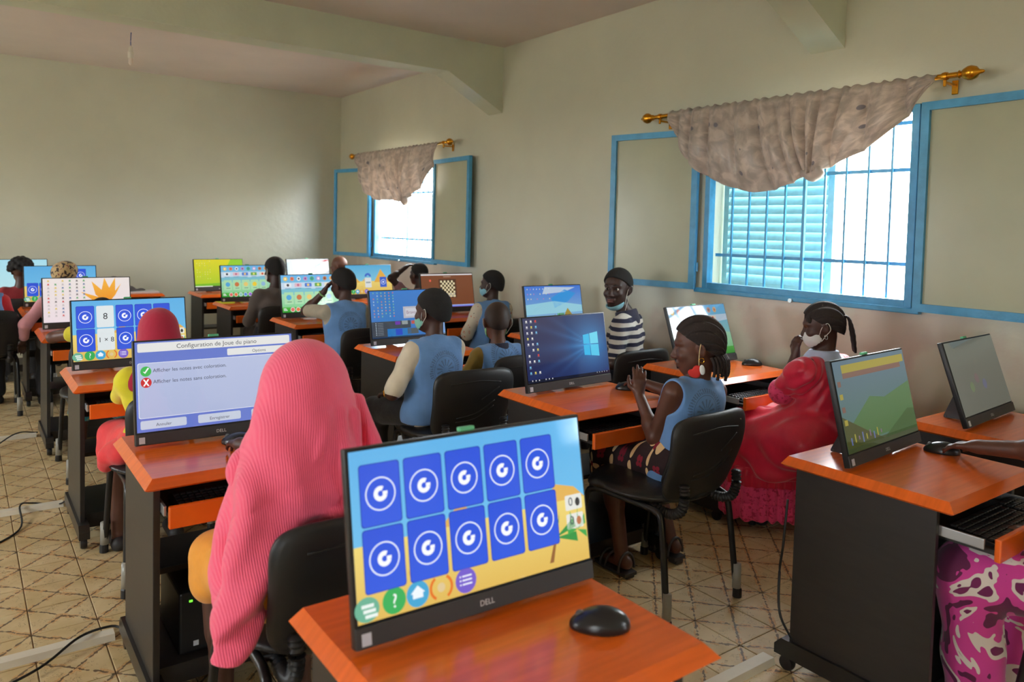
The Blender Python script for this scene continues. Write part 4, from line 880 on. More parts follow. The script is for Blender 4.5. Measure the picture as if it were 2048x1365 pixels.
    if legs and not bare_feet:
        for q in (-1, 1):
            ft = leg[q][2]; S = SDF().cap(ft+np.array((0, -.035, -.032)), ft+np.array((0, .12, -.042)), .036, .03, .02); zc = ft[2]-.06; S.cut(lambda X, Y, Z, zc=zc: max(zc, .002)-Z+0*X+0*Y); obj('shoe', S.mesh('shoe', .008), mat('dark_shoe', (40, 36, 36), rough=.6), t)
    hh = min(h, .006)
    if hair in ('short', 'shaved', 'fade'):
        g = {'short': .011, 'shaved': .0018, 'fade': .013}[hair]; S = SDF(); S.ell(Hf((0, -.013*hs, .032*hs)), (np.array((.071, .089, .082))*hs+g), R, .01)
        S.ell(Hf((0, -.062*hs, -.02*hs)), np.array((.052, .034, .05))*hs+g*.3, R, .03)
        fr, bk = Hf((0, .05*hs, .062*hs)), Hf((0, -.09*hs, -.05*hs)); up_ = R @ np.array((0, -.62, .78)); u3 = R @ np.array((0, .25, 1.0))
        S.cut(lambda X, Y, Z: -((X-fr[0])*up_[0]+(Y-fr[1])*up_[1]+(Z-fr[2])*up_[2])); S.cut(lambda X, Y, Z: -((X-bk[0])*u3[0]+(Y-bk[1])*u3[1]+(Z-bk[2])*u3[2]))
        obj('hair', S.mesh('hair', hh), hairm if hair != 'shaved' else mat('shaved_scalp', (58, 42, 36), rough=.6, noise=.2, nscale=200), t)
    if mask is not None:
        mm, where = mask; S = SDF(); zo = {'on': 0, 'chin': -.052, 'ear': 0}[where]
        if where != 'ear':
            if where == 'on': S.ell(Hf((0, .034*hs, -.048*hs)), np.array((.063, .066, .058))*hs, R, .01); S.ell(Hf((0, .026*hs, -.046*hs)), np.array((.0585, .060, .070))*hs, R, .004, sub=True)
            else: S.ell(Hf((.008*hs, .022*hs, -.068*hs)), np.array((.061, .066, .056))*hs, R, .006); S.ell(Hf((.006*hs, .018*hs, -.058*hs)), np.array((.057, .063, .058))*hs, R, .003, sub=True); cz = Hf((0, .05*hs, -.088*hs)); nz = R @ np.array((.22, .38, 1.0)); S.cut(lambda X, Y, Z: (X-cz[0])*nz[0]+(Y-cz[1])*nz[1]+(Z-cz[2])*nz[2])
            c0 = Hf((0, .012*hs, 0)); f_ = R @ np.array((0, 1.0, 0)); S.cut(lambda X, Y, Z: -((X-c0[0])*f_[0]+(Y-c0[1])*f_[1]+(Z-c0[2])*f_[2])); mk = obj('face_mask', S.mesh('face_mask', min(hh, .004)), mm, t)
            for q in (-1, 1):
                bm = NB(); p = smoothpath([Hf((q*.060*hs, .022*hs, (-.030+zo)*hs)), Hf((q*.072*hs, .006*hs, .002*hs)), Hf((q*.083*hs, -.022*hs, .020*hs)), Hf((q*.084*hs, -.030*hs, -.012*hs)), Hf((q*.074*hs, -.008*hs, -.036*hs)), Hf((q*.060*hs, .02*hs, (-.066+zo)*hs))], 6); tube(bm, [tuple(v) for v in p], .0016, 6); obj('ear_loop', bm, mat('white_elastic', (226, 222, 212), rough=.7), mk)
    if face:
        for q in (-1, 1):
            for nm, off, r_, m_ in (('eyeball', .0628, .0128, mat('eye_white', (212, 202, 192), rough=.25)), ('iris', .0715, .0072, mat('dark_iris', (26, 16, 12), rough=.15))):
                bm = NB(); bmesh.ops.create_uvsphere(bm, u_segments=16, v_segments=10, radius=r_*hs); bmesh.ops.translate(bm, vec=Hf((q*.030*hs, off*hs, .008*hs)), verts=bm.verts[:]); obj(nm, bm, m_, t, True)
            bm = NB(); tube(bm, [tuple(Hf((q*x*hs, y*hs, z*hs))) for x, y, z in ((.014, .0855, .028), (.03, .080, .033), (.047, .066, .029))], [.002, .0032, .0015], 6); obj('eyebrow', bm, hairm, t)
        S = SDF(); 
        for z in (-.053, -.0645): S.cap(Hf((-.016*hs, .0845*hs, z*hs)), Hf((.016*hs, .0845*hs, z*hs)), .0058*hs, k=.003)
        obj('lips', S.mesh('lips', .003), mat('lip_brown', (112, 62, 54), rough=.4), t)
    return t, T, Hf, R, hs, arm, leg, fold
cream = cloth('cream_tshirt', (226, 214, 190)); navy = cloth('navy_collar', (44, 44, 66)); mustard = cloth('mustard_shirt', (136, 112, 44)); black_tr = cloth('black_trousers', (28, 27, 30)); mintmask = cloth('mint_mask', (136, 200, 182), .03); greenmask = cloth('green_mask', (122, 208, 140), .03); bluemask = cloth('blue_mask', (140, 196, 214), .03); whitemask = cloth('white_mask', (230, 230, 226), .03)
DF = lambda x, dz=.77, y=.34: (x, y, dz)
def ramp_mat(name, scale, stops, distort=1.0, rough=.8, detail=3.0, const=True, coord='Object'):
    m = mat(name, (128, 128, 128), rough=rough, sheen=.2); nt = m.node_tree; p = nt.nodes['Principled BSDF']; L = nt.links.new
    tc = N(nt, 'ShaderNodeTexCoord'); n = N(nt, 'ShaderNodeTexNoise', Scale=scale, Detail=detail, Distortion=distort); L(tc.outputs[coord], n.inputs['Vector'])
    r = N(nt, 'ShaderNodeValToRGB'); r.color_ramp.interpolation = 'CONSTANT' if const else 'LINEAR'; e = r.color_ramp.elements
    e[0].position = stops[0][0]; e[0].color = (*lin(stops[0][1]), 1); e[1].position = stops[1][0]; e[1].color = (*lin(stops[1][1]), 1)
    for q, c in stops[2:]: x = e.new(q); x.color = (*lin(c), 1)
    L(n.outputs[0], r.inputs[0]); L(r.outputs[0], p.inputs['Base Color']); return m
def mathkit(nt):
    L = nt.links.new
    def mth(op, a, b=None):
        n = N(nt, 'ShaderNodeMath', operation=op)
        for i, v in enumerate((a, b)):
            if v is None: continue
            if isinstance(v, (int, float)): n.inputs[i].default_value = v
            else: L(v, n.inputs[i])
        return n.outputs[0]
    return mth
def petal_mat():
    m = mat('petal_print_cotton', (44, 24, 28), rough=.8); nt = m.node_tree; p = nt.nodes['Principled BSDF']; L = nt.links.new; M = mathkit(nt)
    tc = N(nt, 'ShaderNodeTexCoord'); sp = N(nt, 'ShaderNodeSeparateXYZ'); L(tc.outputs['Object'], sp.inputs[0]); c = .105
    u = M('SUBTRACT', M('FRACT', M('ADD', M('DIVIDE', M('ADD', sp.outputs[1], M('MULTIPLY', sp.outputs[0], .35)), c), 20)), .5)
    v = M('SUBTRACT', M('FRACT', M('ADD', M('DIVIDE', M('SUBTRACT', M('MULTIPLY', sp.outputs[2], .9), M('MULTIPLY', sp.outputs[0], .8)), c), 20)), .5)
    r = M('SQRT', M('ADD', M('MULTIPLY', u, u), M('MULTIPLY', v, v))); a = M('ARCTAN2', v, u)
    pet = M('MULTIPLY', M('LESS_THAN', r, M('MULTIPLY', M('POWER', M('ABSOLUTE', M('COSINE', M('MULTIPLY', a, 2))), 2.2), .47)), M('GREATER_THAN', r, .09))
    core = M('LESS_THAN', r, .1); au, av = M('SUBTRACT', M('ABSOLUTE', u), .42), M('SUBTRACT', M('ABSOLUTE', v), .42); dot = M('LESS_THAN', M('SQRT', M('ADD', M('MULTIPLY', au, au), M('MULTIPLY', av, av))), .085)
    m1 = N(nt, 'ShaderNodeMix', data_type='RGBA'); L(M('MAXIMUM', dot, core), m1.inputs[0]); m1.inputs[6].default_value = (*lin((44, 24, 28)), 1); m1.inputs[7].default_value = (*lin((140, 26, 50)), 1)
    m2 = N(nt, 'ShaderNodeMix', data_type='RGBA'); L(pet, m2.inputs[0]); L(m1.outputs[2], m2.inputs[6]); m2.inputs[7].default_value = (*lin((236, 200, 150)), 1); L(m2.outputs[2], p.inputs['Base Color']); return m
def stripe_mat():
    m = mat('navy_white_stripes', (200, 200, 200), rough=.85); nt = m.node_tree; p = nt.nodes['Principled BSDF']; L = nt.links.new; M = mathkit(nt)
    tc = N(nt, 'ShaderNodeTexCoord'); sp = N(nt, 'ShaderNodeSeparateXYZ'); L(tc.outputs['Object'], sp.inputs[0]); n = N(nt, 'ShaderNodeTexNoise', Scale=9.0); L(tc.outputs['Object'], n.inputs['Vector'])
    s = M('FRACT', M('ADD', M('DIVIDE', sp.outputs[2], .052), M('MULTIPLY', n.outputs[0], .3)))
    mx = N(nt, 'ShaderNodeMix', data_type='RGBA'); L(M('GREATER_THAN', s, .5), mx.inputs[0]); mx.inputs[6].default_value = (*lin((40, 42, 66)), 1); mx.inputs[7].default_value = (*lin((216, 210, 200)), 1); L(mx.outputs[2], p.inputs['Base Color']); return m
def rib_mat(name, rgb, scale):
    m = mat(name, rgb, rough=.8, sheen=.35, noise=.05, nscale=6); nt = m.node_tree; p = nt.nodes['Principled BSDF']; L = nt.links.new
    tc = N(nt, 'ShaderNodeTexCoord'); w = N(nt, 'ShaderNodeTexWave', wave_type='BANDS', bands_direction='X', Scale=scale, Distortion=1.2); w.inputs['Detail Scale'].default_value = .6; L(tc.outputs['Object'], w.inputs['Vector'])
    b = N(nt, 'ShaderNodeBump', Strength=.45, Distance=.003); L(w.outputs[1], b.inputs['Height']); L(b.outputs[0], p.inputs['Normal']); return m
braidm = mat('dark_brown_braids', (44, 32, 28), rough=.7, noise=.25, nscale=160, bump=.5, bscale=500)
def cornrows(t, Hf, R, hs, h=.003, rows=13, back_len=.10, pony=False):
    hc = Hf((0, 0, 0)); S = SDF(); S.ell(Hf((0, -.012*hs, .031*hs)), np.array((.071, .090, .083))*hs+.008, R, .01); S.ell(Hf((0, -.058*hs, -.02*hs)), np.array((.056, .04, .055))*hs, R, .03)
    def ridges(X, Y, Z):
        dx, dy, dz = X-hc[0], Y-hc[1], Z-hc[2]; x = R[0, 0]*dx+R[1, 0]*dy+R[2, 0]*dz; z = R[0, 2]*dx+R[1, 2]*dy+R[2, 2]*dz
        return .0045*np.cos(np.arctan2(x, z+.05*hs)*rows*2.0)
    S.disp.append(ridges)
    fr, bk = Hf((0, .052*hs, .058*hs)), Hf((0, -.09*hs, -.065*hs)); a_, b_ = R @ np.array((0, -.62, .78)), R @ np.array((0, .3, 1.0))
    S.cut(lambda X, Y, Z: -((X-fr[0])*a_[0]+(Y-fr[1])*a_[1]+(Z-fr[2])*a_[2])); S.cut(lambda X, Y, Z: -((X-bk[0])*b_[0]+(Y-bk[1])*b_[1]+(Z-bk[2])*b_[2]))
    hr = obj('hair', S.mesh('hair', h), braidm, t)
    rr = random.Random(3)
    for k in range(16):
        a = -1.25+2.5*k/15
        if pony: p0 = (.02*math.sin(a), -.098, .04); pts = [p0, (.03*math.sin(a), -.125, .02), (.045*math.sin(a)+.01, -.135+.01*rr.random(), -.05), (.05*math.sin(a)+.012, -.125, -.13-.02*rr.random())]
        else: p0 = (.072*math.sin(a), -.02-.078*math.cos(a), -.035); L_ = back_len*(.5+.5*rr.random()); pts = [p0, (.076*math.sin(a), -.026-.082*math.cos(a), -.06), (.078*math.sin(a)+.008*rr.random(), -.024-.084*math.cos(a), -.06-L_*.5), (.074*math.sin(a)+.012*rr.random(), -.02-.08*math.cos(a), -.06-L_*.8)]
        bm = NB(); p = smoothpath([Hf(np.array(q)*hs) for q in pts], 6); tube(bm, [tuple(v) for v in p], [.0062*hs*(1.12 if i % 2 else .9) for i in range(len(p))], 7); obj('braid', bm, braidm, hr, True)
def scarf(t, T, Hf, R, hs, s, m, h=.008, extra=None, name='head_scarf'):
    S = SDF(); S.ell(Hf((0, -.012*hs, .026*hs)), np.array((.086, .106, .102))*hs, R, .02); S.ell(Hf((0, -.02*hs, -.06*hs)), np.array((.082, .092, .09))*hs, R, .04)
    S.cap(Hf((0, -.025*hs, -.06*hs)), T((0, -.01, .32)), .085*s, .10*s, .05); S.cap(T((-.10, -.01, .30)), T((.10, -.01, .30)), .075*s, k=.06); S.ell(Hf((0, .085*hs, -.015*hs)), np.array((.055, .05, .075))*hs, R, .01, sub=True)
    if extra: extra(S)
    return obj(name, S.mesh(name, h), m, t)

# girl with braided hair at the desktop with the light beam
petal = petal_mat()
gt, T, Hf, R, hs, arm, leg, fold = person('person', 'girl with cornrow braids in a sleeveless blue vest and petal print skirt, hand on mouse', (2.46, 2.14), 0, h=.0045, s=.94, pelvis_z=.545, lean=-4, side_lean=5, head=(42, -8, 0), head_off=(0, .02, .155), headsc=1.15, sk=0,
    hands={-1: (-.085, .16, .80), 1: (.105, .34, .805)}, poles={-1: (-.15, .1, .1), 1: (.6, -.1, .3)}, hcurl=(.28, .42), hnorm={-1: (-.6, -.75, .1), 1: (0, .1, 1)}, hdir={-1: (.12, .12, 1), 1: (.1, 1, -.18)}, knees=(.11, .13), feet={-1: (-.12, .20, .085), 1: (.17, .18, .095)}, skirt=True, skirt_len=.12, bottom=petal, vest=True, hair=None, bare_feet=True)
cornrows(gt, Hf, R, hs)
for q in (-1, 1):
    ft = leg[q][2]; bm = NB(); z0 = max(ft[2]-.055, .03); P = [(-.035, -.06), (.035, -.06), (.042, .08), (.03, .14), (-.03, .14), (-.042, .08)]
    prism(bm, [(ft[0]+a, ft[1]+b) for a, b in P], 2, z0-.018, z0-.004); bx(bm, (ft[0], ft[1]-.035, (z0-.018)/2+.001), (.05, .05, max(z0-.02, .012)), .006); sd = obj('sandal', bm, mat('dark_grey_sandal', (58, 56, 58), rough=.5), gt)
    for y, r_ in ((-.03, .048), (.05, .05), (.085, .046)): bm = NB(); tube(bm, [(ft[0]+r_*math.cos(a), ft[1]+y, z0+(.075 if y < 0 else .055)*math.sin(a)) for a in np.linspace(0, PI, 12)], .006, 6); obj('strap', bm, MATS['dark_grey_sandal'], sd, True)
# mask hanging from her ear, earring
pe = lambda x, y, z: Hf(np.array((x, y, z))*hs)
for q in (-1,):
    mk = SDF(); mk.ell(pe(-.072, .026, -.090), (.007, .026, .017), R @ rotx(.5), .004); mk.ell(pe(-.073, .012, -.078), (.006, .020, .022), R, .004)
    o = obj('hanging_mask', mk.mesh('hanging_mask', .0035), mat('red_white_mask', (214, 50, 44), rough=.8), gt)
    mk = SDF(); mk.ell(pe(-.076, -.006, -.078), (.006, .012, .022), R, .004); obj('mask_lining', mk.mesh('mask_lining', .0035), whitemask, o)
    bm = NB(); tube(bm, [tuple(v) for v in smoothpath([pe(-.080, -.012, .024), pe(-.084, -.004, -.004), pe(-.080, .002, -.036), pe(-.075, .004, -.06)], 6)], .0017, 6); obj('ear_loop', bm, mat('cream_elastic', (222, 200, 150), rough=.6), o)
    bm = NB(); tube(bm, [tuple(pe(-.080, -.008+.009*math.cos(a), -.042+.009*math.sin(a))) for a in np.linspace(0, 2*PI, 14)], .0015, 6); obj('earring', bm, gold, gt)

# girl in the red dress
red = mat('red_satin', (214, 24, 62), rough=.38, noise=.12, nscale=10, bump=.35, bscale=18, sheen=.3); lace = ramp_mat('pink_lace', 60, [(0, (186, 24, 70)), (.42, (226, 62, 112))], .3); ltblue = cloth('light_blue_collar', (190, 206, 236))
rt, T, Hf, R, hs, arm, leg, fold = person('person', 'girl in a long red dress and white mask, hand raised to her nose', (3.45, 2.13), 0, h=.0055, s=.93, pelvis_z=.57, lean=0, side_lean=0, head=(36, -12, 0), headsc=1.08, sk=1,
    hands={-1: (-.045, .095, .905), 1: (.12, .28, .66)}, poles={-1: (-.35, .15, .1)}, hcurl=(.75, .5), hnorm={-1: (-.7, .2, .3)}, hdir={-1: (.0, -.02, 1)}, knees=(.11, .10), feet={-1: (-.09, .26, .06), 1: (.10, .26, .06)}, hair=None, mask=(whitemask, 'on'))
cornrows(rt, Hf, R, hs, .0035, 11, .1, True)
S = SDF()
for k in range(7): S.ell(Hf(np.array((-.05+.017*k, .066-.004*abs(k-3), .052-.012*(k % 2)))*hs), np.array((.010, .012, .026))*hs, R, .01)
obj('fringe', S.mesh('fringe', .004), braidm, rt)
S = SDF(); g = .02
S.cap(T((-.06, 0, .235)), T((.06, 0, .235)), .092*.93+g, k=.04); S.cap(T((-.045, 0, .12)), T((.045, 0, .12)), .10, k=.05); S.cap(T((-.1, 0, .31)), T((.1, 0, .31)), .055, k=.04)
for q in (-1, 1):
    e, w = arm[q]; a0 = T((q*.148, -.004, .30)); S.ell(a0+(e-a0)*.04, (.076, .082, .07), None, .02); S.ell(a0+(e-a0)*.30, (.078, .082, .085), None, .02); S.ell(a0+(e-a0)*.66, (.066, .07, .062), None, .015)
S.cap((-.06, -.03, .56), (.06, -.03, .56), .135, k=.06); S.cap((-.14, -.03, .50), (.12, -.03, .50), .13, k=.06); S.cap((-.15, .0, .48), (-.17, .12, .34), .11, .10, .06); S.cap((-.15, .15, .48), (-.14, .26, .40), .11, .12, .06); S.cap((-.05, .08, .535), (.05, .08, .535), .13, k=.06); S.cap((-.08, .30, .51), (.09, .30, .51), .12, .12, .06); S.cap((-.10, .32, .46), (-.12, .30, .30), .12, .13, .06); S.cap((.08, .32, .46), (.10, .30, .30), .12, .13, .06); S.cap((0, .2, .45), (0, .24, .30), .14, .15, .06); S.cap((0, .04, .50), (0, .15, .31), .15, .17, .06)
S.ell(T((0, .02, .39)), (.056, .052, .05), None, .01, sub=True)
S.disp.append(lambda X, Y, Z: .009*np.sin(46*X+30*Y+5*np.sin(9*Z))*np.clip(1.15-Z, .25, 1)+.0045*np.sin(64*Z+34*Y+8*np.sin(20*X))*np.clip((Z-.62)*6, 0, 1)); S.cut(lambda X, Y, Z: .29-Z+0*X+0*Y); dr = obj('dress', S.mesh('dress', .006), red, rt)
for i, (z0, z1, rr_) in enumerate(((.22, .33, .155), (.14, .235, .163), (.065, .155, .170))):
    S = SDF(); S.cap((-.12, .27, (z0+z1)/2), (.12, .27, (z0+z1)/2), rr_, k=.05); S.cap((0, .16, (z0+z1)/2), (0, .30, (z0+z1)/2), rr_, k=.06)
    S.disp.append(lambda X, Y, Z: .006*np.sin(np.arctan2(X, Y-.24)*34)); S.cut(lambda X, Y, Z, z0=z0: z0+.008*np.sin(np.arctan2(X, Y-.24)*26)-Z); S.cut(lambda X, Y, Z, z1=z1: Z-z1+0*X+0*Y); obj('lace_tier', S.mesh('lace_tier', .006), lace if i != 0 else red, dr)
e, w = arm[-1]; a0 = T((-.148, -.004, .30)); S = SDF(); S.cap(a0+(e-a0)*.76, a0+(e-a0)*.98, .058, .068, .01); S.cap(a0+(e-a0)*.7, e, .04, .052, .004, sub=True); obj('lace_cuff', S.mesh('lace_cuff', .005), lace, dr)
S = SDF(); S.cap(T((0, -.012, .325)), T((0, -.004, .376)), .086, .070, .01); S.cap(T((0, .05, .25)), T((0, .05, .33)), .075, .06, .03); S.cap(T((0, 0, .33)), T((0, .02, .42)), .054, .052, .004, sub=True); S.cut(lambda X, Y, Z: Z-.945+0*X+0*Y); obj('collar', S.mesh('collar', .005), ltblue, rt)
bm = NB(); tube(bm, [tuple(Hf(np.array((-.083, -.004+.006*math.cos(a), -.045+.011*math.sin(a)))*hs)) for a in np.linspace(0, 2*PI, 14)], .0022, 6); obj('earring', bm, mat('silver', (210, 210, 214), rough=.25, metal=.9), rt)

# pupil under the pink ribbed scarf
pinkm = rib_mat('pink_ribbed_knit', (255, 96, 132), 60)
pt, T, Hf, R, hs, arm, leg, fold = person('person', 'pupil seen from behind under a long pink ribbed scarf that hangs beside the chair', (.74, 1.97), 0, h=.006, s=.95, pelvis_z=.565, lean=6, head=(-4, -14, 0), headsc=1.08, sk=1, arml=1.13, hands={-1: (-.01, .10, .60), 1: (-.025, .445, .80)}, poles={1: (.6, 0, .3), -1: (-.1, -.6, .4)}, hcurl=(.5, .35), hdir={1: (.12, 1, -.15)}, hnorm={1: (0, .1, 1)},
    knees=(.12, .10), top=pinkm, sleeve=.85, bottom=cloth('orange_yellow_skirt', (236, 158, 50), .08), skirt=True, skirt_len=.10, hair=None)
S = SDF(); S.ell((-.015, -.075, 1.075), (.112, .125, .128), None, .02); S.ell((-.01, -.08, .985), (.118, .118, .13), None, .05); S.cap((-.01, -.08, .96), (0, -.09, .84), .118, .14, .06); S.cap((-.085, -.07, .845), (.13, -.07, .845), .08, k=.07)
S.cap((-.06, -.10, .82), (.10, -.10, .82), .10, k=.06); S.cap((-.06, -.125, .70), (.09, -.125, .70), .085, k=.06)
for (a, b, ra, rb) in (((-.085, -.035, .93), (-.175, -.03, .62), .06, .055), ((-.09, .02, .90), (-.165, -.02, .68), .055, .06), ((-.17, -.03, .62), (-.24, -.18, .54), .055, .03), ((-.075, -.07, 1.0), (-.275, -.245, .515), .045, .020), ((-.08, -.10, .90), (-.255, -.25, .520), .05, .022), ((-.09, -.12, .86), (-.225, -.25, .545), .055, .020), ((-.10, -.11, .84), (-.195, -.24, .62), .05, .022), ((-.10, -.08, .86), (-.235, -.19, .60), .05, .03)): S.cap(a, b, ra, rb, .045)
for (a, b, r_) in (((.035, -.196, 1.03), (.045, -.245, .80), .014), ((.075, -.182, 1.02), (.088, -.24, .80), .013), ((-.005, -.200, 1.03), (-.03, -.205, .93), .013), ((-.06, -.185, .95), (.01, -.218, .83), .015), ((.11, -.13, 1.04), (.145, -.18, .85), .02), ((-.05, -.215, .80), (.05, -.225, .775), .017), ((.055, -.19, 1.0), (.06, -.235, .86), .012)): S.cap(a, b, r_, r_*1.3, .009)
S.disp.append(lambda X, Y, Z: .009*np.sin(52*(X+.35*(1.1-Z))+9*np.sin(6*Z))*np.clip((1.12-Z)*4, 0, 1)*np.clip((Y+.02)*-12, 0, 1)+.004*np.sin(30*X-44*Z+14*Y)*np.clip((1.0-Z)*4, 0, 1))
S.disp.append(lambda X, Y, Z: -.015*(np.abs(np.sin(24*(X-.3*(Z-.9))+2.2*np.sin(7*Z)))**.5-.7)*np.clip((X+.06)*14, 0, 1)*np.clip((1.06-Z)*9, 0, 1)*np.clip((-.09-Y)*14, 0, 1)-.008*(np.abs(np.sin(30*Z-16*X+1.0))**.5-.7)*np.clip((.93-Z)*9, 0, 1)*np.clip((Z-.74)*9, 0, 1)*np.clip((-.09-Y)*14, 0, 1)-.007*(np.abs(np.sin(26*(X+.32*(1.1-Z))))**.5-.7)*np.clip((.95-Z)*5, 0, 1)*np.clip((-X-.06)*12, 0, 1))
S.cut(lambda X, Y, Z: .508+.25*np.clip(X+.2, 0, 9)-Z+0*Y); S.ell((-.0, .06, 1.03), (.062, .06, .085), None, .01, sub=True); obj('head_scarf', S.mesh('head_scarf', .006), pinkm, pt)

# crimson scarf pupil
ct, T, Hf, R, hs, arm, leg, fold = person('person', 'pupil in a crimson head scarf and yellow top at the multiplication cards', (.70, 3.55), 0, h=.008, s=.88, pelvis_z=.54, lean=4, head=(0, -10, 0), headsc=1.08, sk=0, hands={-1: (-.08, .35, .68), 1: (.1, .38, .68)}, top=cloth('yellow_top', (226, 214, 40)), sleeve=1.7, bottom=cloth('coral_red_skirt', (226, 56, 62)), skirt=True, skirt_len=.1, hair=None, knees=(.12, .12))
scarf(ct, T, Hf, R, hs, .88, cloth('crimson_jersey', (176, 28, 62), .05)); S = SDF(); S.ell((-.15, -.02, .52), (.065, .10, .055), None, .03); S.cap((-.20, 0, .5), (-.20, .03, .46), .04, .035, .03); obj('skirt_fold', S.mesh('skirt_fold', .008), MATS['coral_red_skirt'], ct)

# two pupils sharing the Bravo desk
def watch(t, arm, q, m):
    e, w = arm[q]; d = nrm(w-e); a = nrm(np.cross(d, (0, 0, 1))); b = np.cross(a, d); c = w-d*.02; bm = NB(); tube(bm, [tuple(c+.026*(math.cos(x)*a+math.sin(x)*b)) for x in np.linspace(0, 2*PI, 16)], .006, 6); obj('bracelet', bm, m, t, True)
wt, T, Hf, R, hs, arm, leg, fold = person('person', 'pupil in a blue vest over a white T-shirt with mint mask, sharing the Bravo desk', (2.0, 3.44), 6, h=.0055, s=.95, pelvis_z=.56, lean=2, head=(14, -3, 0), headsc=1.08, sk=1, hands={-1: (-.15, .17, .62), 1: (.10, .25, .62)}, poles={-1: (-.6, -.25, .3)}, top=cream, sleeve=.92, vest=True, bottom=black_tr, mask=(mintmask, 'on'), knees=(.14, .08)); watch(wt, arm, -1, gold)
st, T, Hf, R, hs, arm, leg, fold = person('person', 'shaved pupil in a blue vest over a mustard shirt with green mask', (2.50, 3.54), -4, h=.0055, s=.92, pelvis_z=.485, lean=5, head=(-20, -8, 0), headsc=1.1, sk=2, top=mustard, sleeve=.9, vest=True, bottom=black_tr, hair='shaved', mask=(greenmask, 'on'), collar=navy)
# boy in stripes turning to look back
bt, T, Hf, R, hs, arm, leg, fold = person('person', 'boy in a navy and white striped polo shirt turning to look at the viewer', (3.52, 3.56), 30, h=.0045, s=1.06, pelvis_z=.575, lean=3, head=(80, -3, 0), head_off=(-.03, .045, .165), headsc=1.06, sk=3, hands={-1: (-.16, .20, .66), 1: (.10, .33, .78)}, poles={-1: (-.5, -.1, .1)}, top=stripe_mat(), sleeve=.75, bottom=cloth('dark_jeans', (40, 44, 60)), hair='fade', mask=(bluemask, 'chin'), collar=navy, face=True)
# pupil leaning on his elbow
et, T, Hf, R, hs, arm, leg, fold = person('person', 'pupil in a faded blue vest leaning on his elbow, hand at his temple', (2.32, 5.27), 0, h=.006, s=.96, pelvis_z=.56, lean=8, head=(24, -8, -6), headsc=1.07, sk=1, hands={-1: (-.125, .11, 1.0), 1: (.14, .32, .7)}, poles={-1: (-.5, .45, .35)}, hcurl=(.6, .5), hnorm={-1: (-.8, .3, .2)}, hdir={-1: (.4, -.1, .8)}, top=cloth('grey_beige_tee', (176, 166, 146)), sleeve=.8, vest=True, bottom=black_tr, hair='short'); watch(et, arm, -1, mat('pale_green_band', (170, 220, 140), rough=.5))
person('person', 'pupil with black hair in a dark grey shirt, back turned, at the farther game menu', (2.25, 6.62), 0, h=.008, s=1.02, pelvis_z=.55, lean=4, head=(12, -6, 0), sk=3, top=cloth('dark_grey_shirt', (100, 90, 86)), sleeve=1.5, bottom=black_tr, hair='fade', mask=(whitemask, 'on'))
ft_, T, Hf, R, hs, arm, leg, fold = person('person', 'pupil in a blue vest with floral cream sleeves and blue mask by the board game', (3.47, 5.05), 0, h=.0065, s=.95, pelvis_z=.55, head=(32, 0, 0), headsc=1.04, sk=3, hands={-1: (-.12, .18, .62)}, top=ramp_mat('floral_cream_cotton', 32, [(0, (60, 50, 54)), (.3, (226, 216, 196)), (.66, (214, 96, 50)), (.70, (226, 216, 196))], 0, detail=1.0), sleeve=.95, vest=True, bottom=black_tr, hair='short', mask=(bluemask, 'on'))
person('person', 'dark haired pupil half hidden behind the board game computer, arm raised to the head', (3.62, 6.5), 0, h=.009, s=.95, pelvis_z=.54, lean=3, head=(20, 0, 0), sk=3, hands={-1: (-.10, .10, 1.10)}, poles={-1: (-.8, .0, 1.0)}, top=cloth('mauve_top', (150, 110, 120)), sleeve=.5, bottom=black_tr, hair='short')
person('person', 'bald pupil in the far corner beside the pale page with red corner', (3.36, 7.84), 0, h=.009, s=.96, pelvis_z=.55, head=(40, 0, 0), sk=2, top=cloth('brown_grey_top', (110, 96, 90)), sleeve=.9, bottom=black_tr, hair=None)
person('person', 'pupil bent low over folded arms at the flower wallpaper computer', (.74, 5.20), 0, h=.008, s=.92, pelvis_z=.56, lean=38, head=(0, 5, 0), head_off=(0, .05, .13), sk=0, hands={-1: (-.08, .34, .80), 1: (.10, .36, .80)}, poles={-1: (-.9, .1, .6), 1: (.9, .1, .6)}, top=cloth('yellow_sleeved_top', (214, 200, 40)), sleeve=.3, bottom=ramp_mat('teal_yellow_print', 26, [(0, (20, 90, 120)), (.42, (30, 140, 160)), (.56, (214, 196, 40)), (.64, (30, 40, 60))], .6), skirt=True, hair='short')
ht, T, Hf, R, hs, arm, leg, fold = person('person', 'pupil with a patterned tan head wrap and pink sleeves at the part cleared cards', (.66, 6.86), 0, h=.008, s=.92, pelvis_z=.55, head=(0, -5, 0), sk=1, hands={-1: (-.27, .0, .55), 1: (.1, .25, .66)}, poles={-1: (-.5, -.3, .4)}, top=cloth('light_pink_blouse', (214, 150, 160)), sleeve=1.7, bottom=black_tr, hair=None)
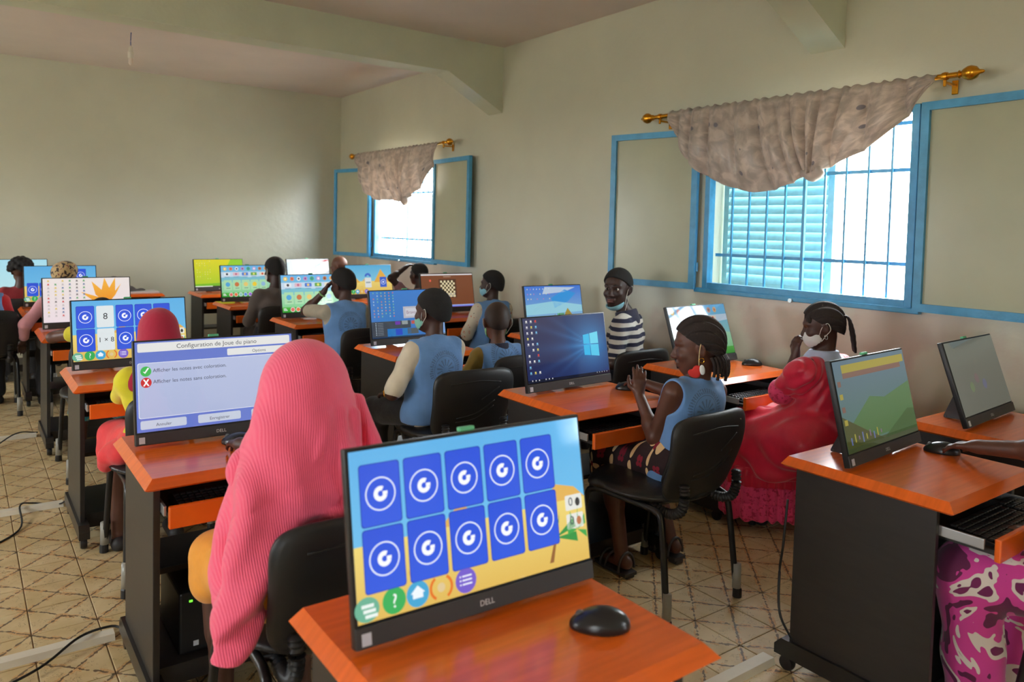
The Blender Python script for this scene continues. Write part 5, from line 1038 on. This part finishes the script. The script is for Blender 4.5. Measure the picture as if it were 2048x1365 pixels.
S = SDF(); S.ell(Hf((0, -.012, .045)), (.09, .105, .088), R, .02); S.ell(Hf((.02, -.05, .07)), (.07, .07, .06), R, .03); c0 = Hf((0, .0, -.0)); S.cut(lambda X, Y, Z: c0[2]+.01-Z+0*X+.3*(Y-c0[1])); obj('head_wrap', S.mesh('head_wrap', .007), ramp_mat('tan_print_wrap', 30, [(0, (50, 34, 34)), (.44, (190, 160, 110)), (.6, (120, 40, 50)), (.66, (196, 170, 120))], .5), ht)
lt, T, Hf, R, hs, arm, leg, fold = person('person', 'pupil with braids, red puffed sleeves and blue vest at the left edge', (.13, 7.06), 0, h=.009, s=.95, pelvis_z=.55, head=(-10, 0, 0), sk=1, top=cloth('red_puff_blouse', (196, 30, 40)), sleeve=.9, vest=True, bottom=black_tr, hair=None); cornrows(lt, Hf, R, hs, .007, 9)
kt, T, Hf, R, hs, arm, leg, fold = person('person', 'curly haired pupil in dark red in front of the pale cyan computer', (.44, 7.98), 0, h=.009, s=.92, pelvis_z=.54, head=(0, 0, 0), sk=1, top=cloth('dark_red_top', (140, 26, 34)), sleeve=1.2, bottom=black_tr, hair=None)
S = SDF()
for k in range(40): a, b = k*2.4, math.acos(1-1.15*(k+.5)/40); S.ell(Hf((.085*math.sin(b)*math.cos(a), -.015+.1*math.sin(b)*math.sin(a), .03+.09*math.cos(b))), (.024, .024, .024), None, .008)
obj('hair', S.mesh('hair', .007), hairm, kt)
# pupil at the right edge: arm with mouse, magenta skirt
mg = ramp_mat('magenta_white_print', 5.5, [(0, (96, 20, 70)), (.40, (206, 60, 150)), (.52, (222, 212, 206)), (.58, (110, 20, 84)), (.64, (214, 84, 166))], 1.6, detail=2.0)
person('person', 'pupil at the right edge in a magenta and white print skirt, hand on a mouse', (2.62, .64), 0, h=.006, s=1.05, pelvis_z=.56, lean=6, head=(10, -5, 0), sk=0, hands={-1: (-.1, .24, .64), 1: (.155, .50, .80)}, poles={1: (.8, .0, .5)}, hcurl=(.5, .35), hdir={1: (.1, 1, -.15)}, hnorm={1: (0, .1, 1)}, top=ramp_mat('yellow_green_print', 30, [(0, (30, 90, 60)), (.45, (220, 196, 40)), (.56, (40, 60, 140)), (.64, (190, 60, 60))], .4), sleeve=.6, bottom=mg, skirt=True, skirt_len=.95, hair='short', knees=(.17, .13))
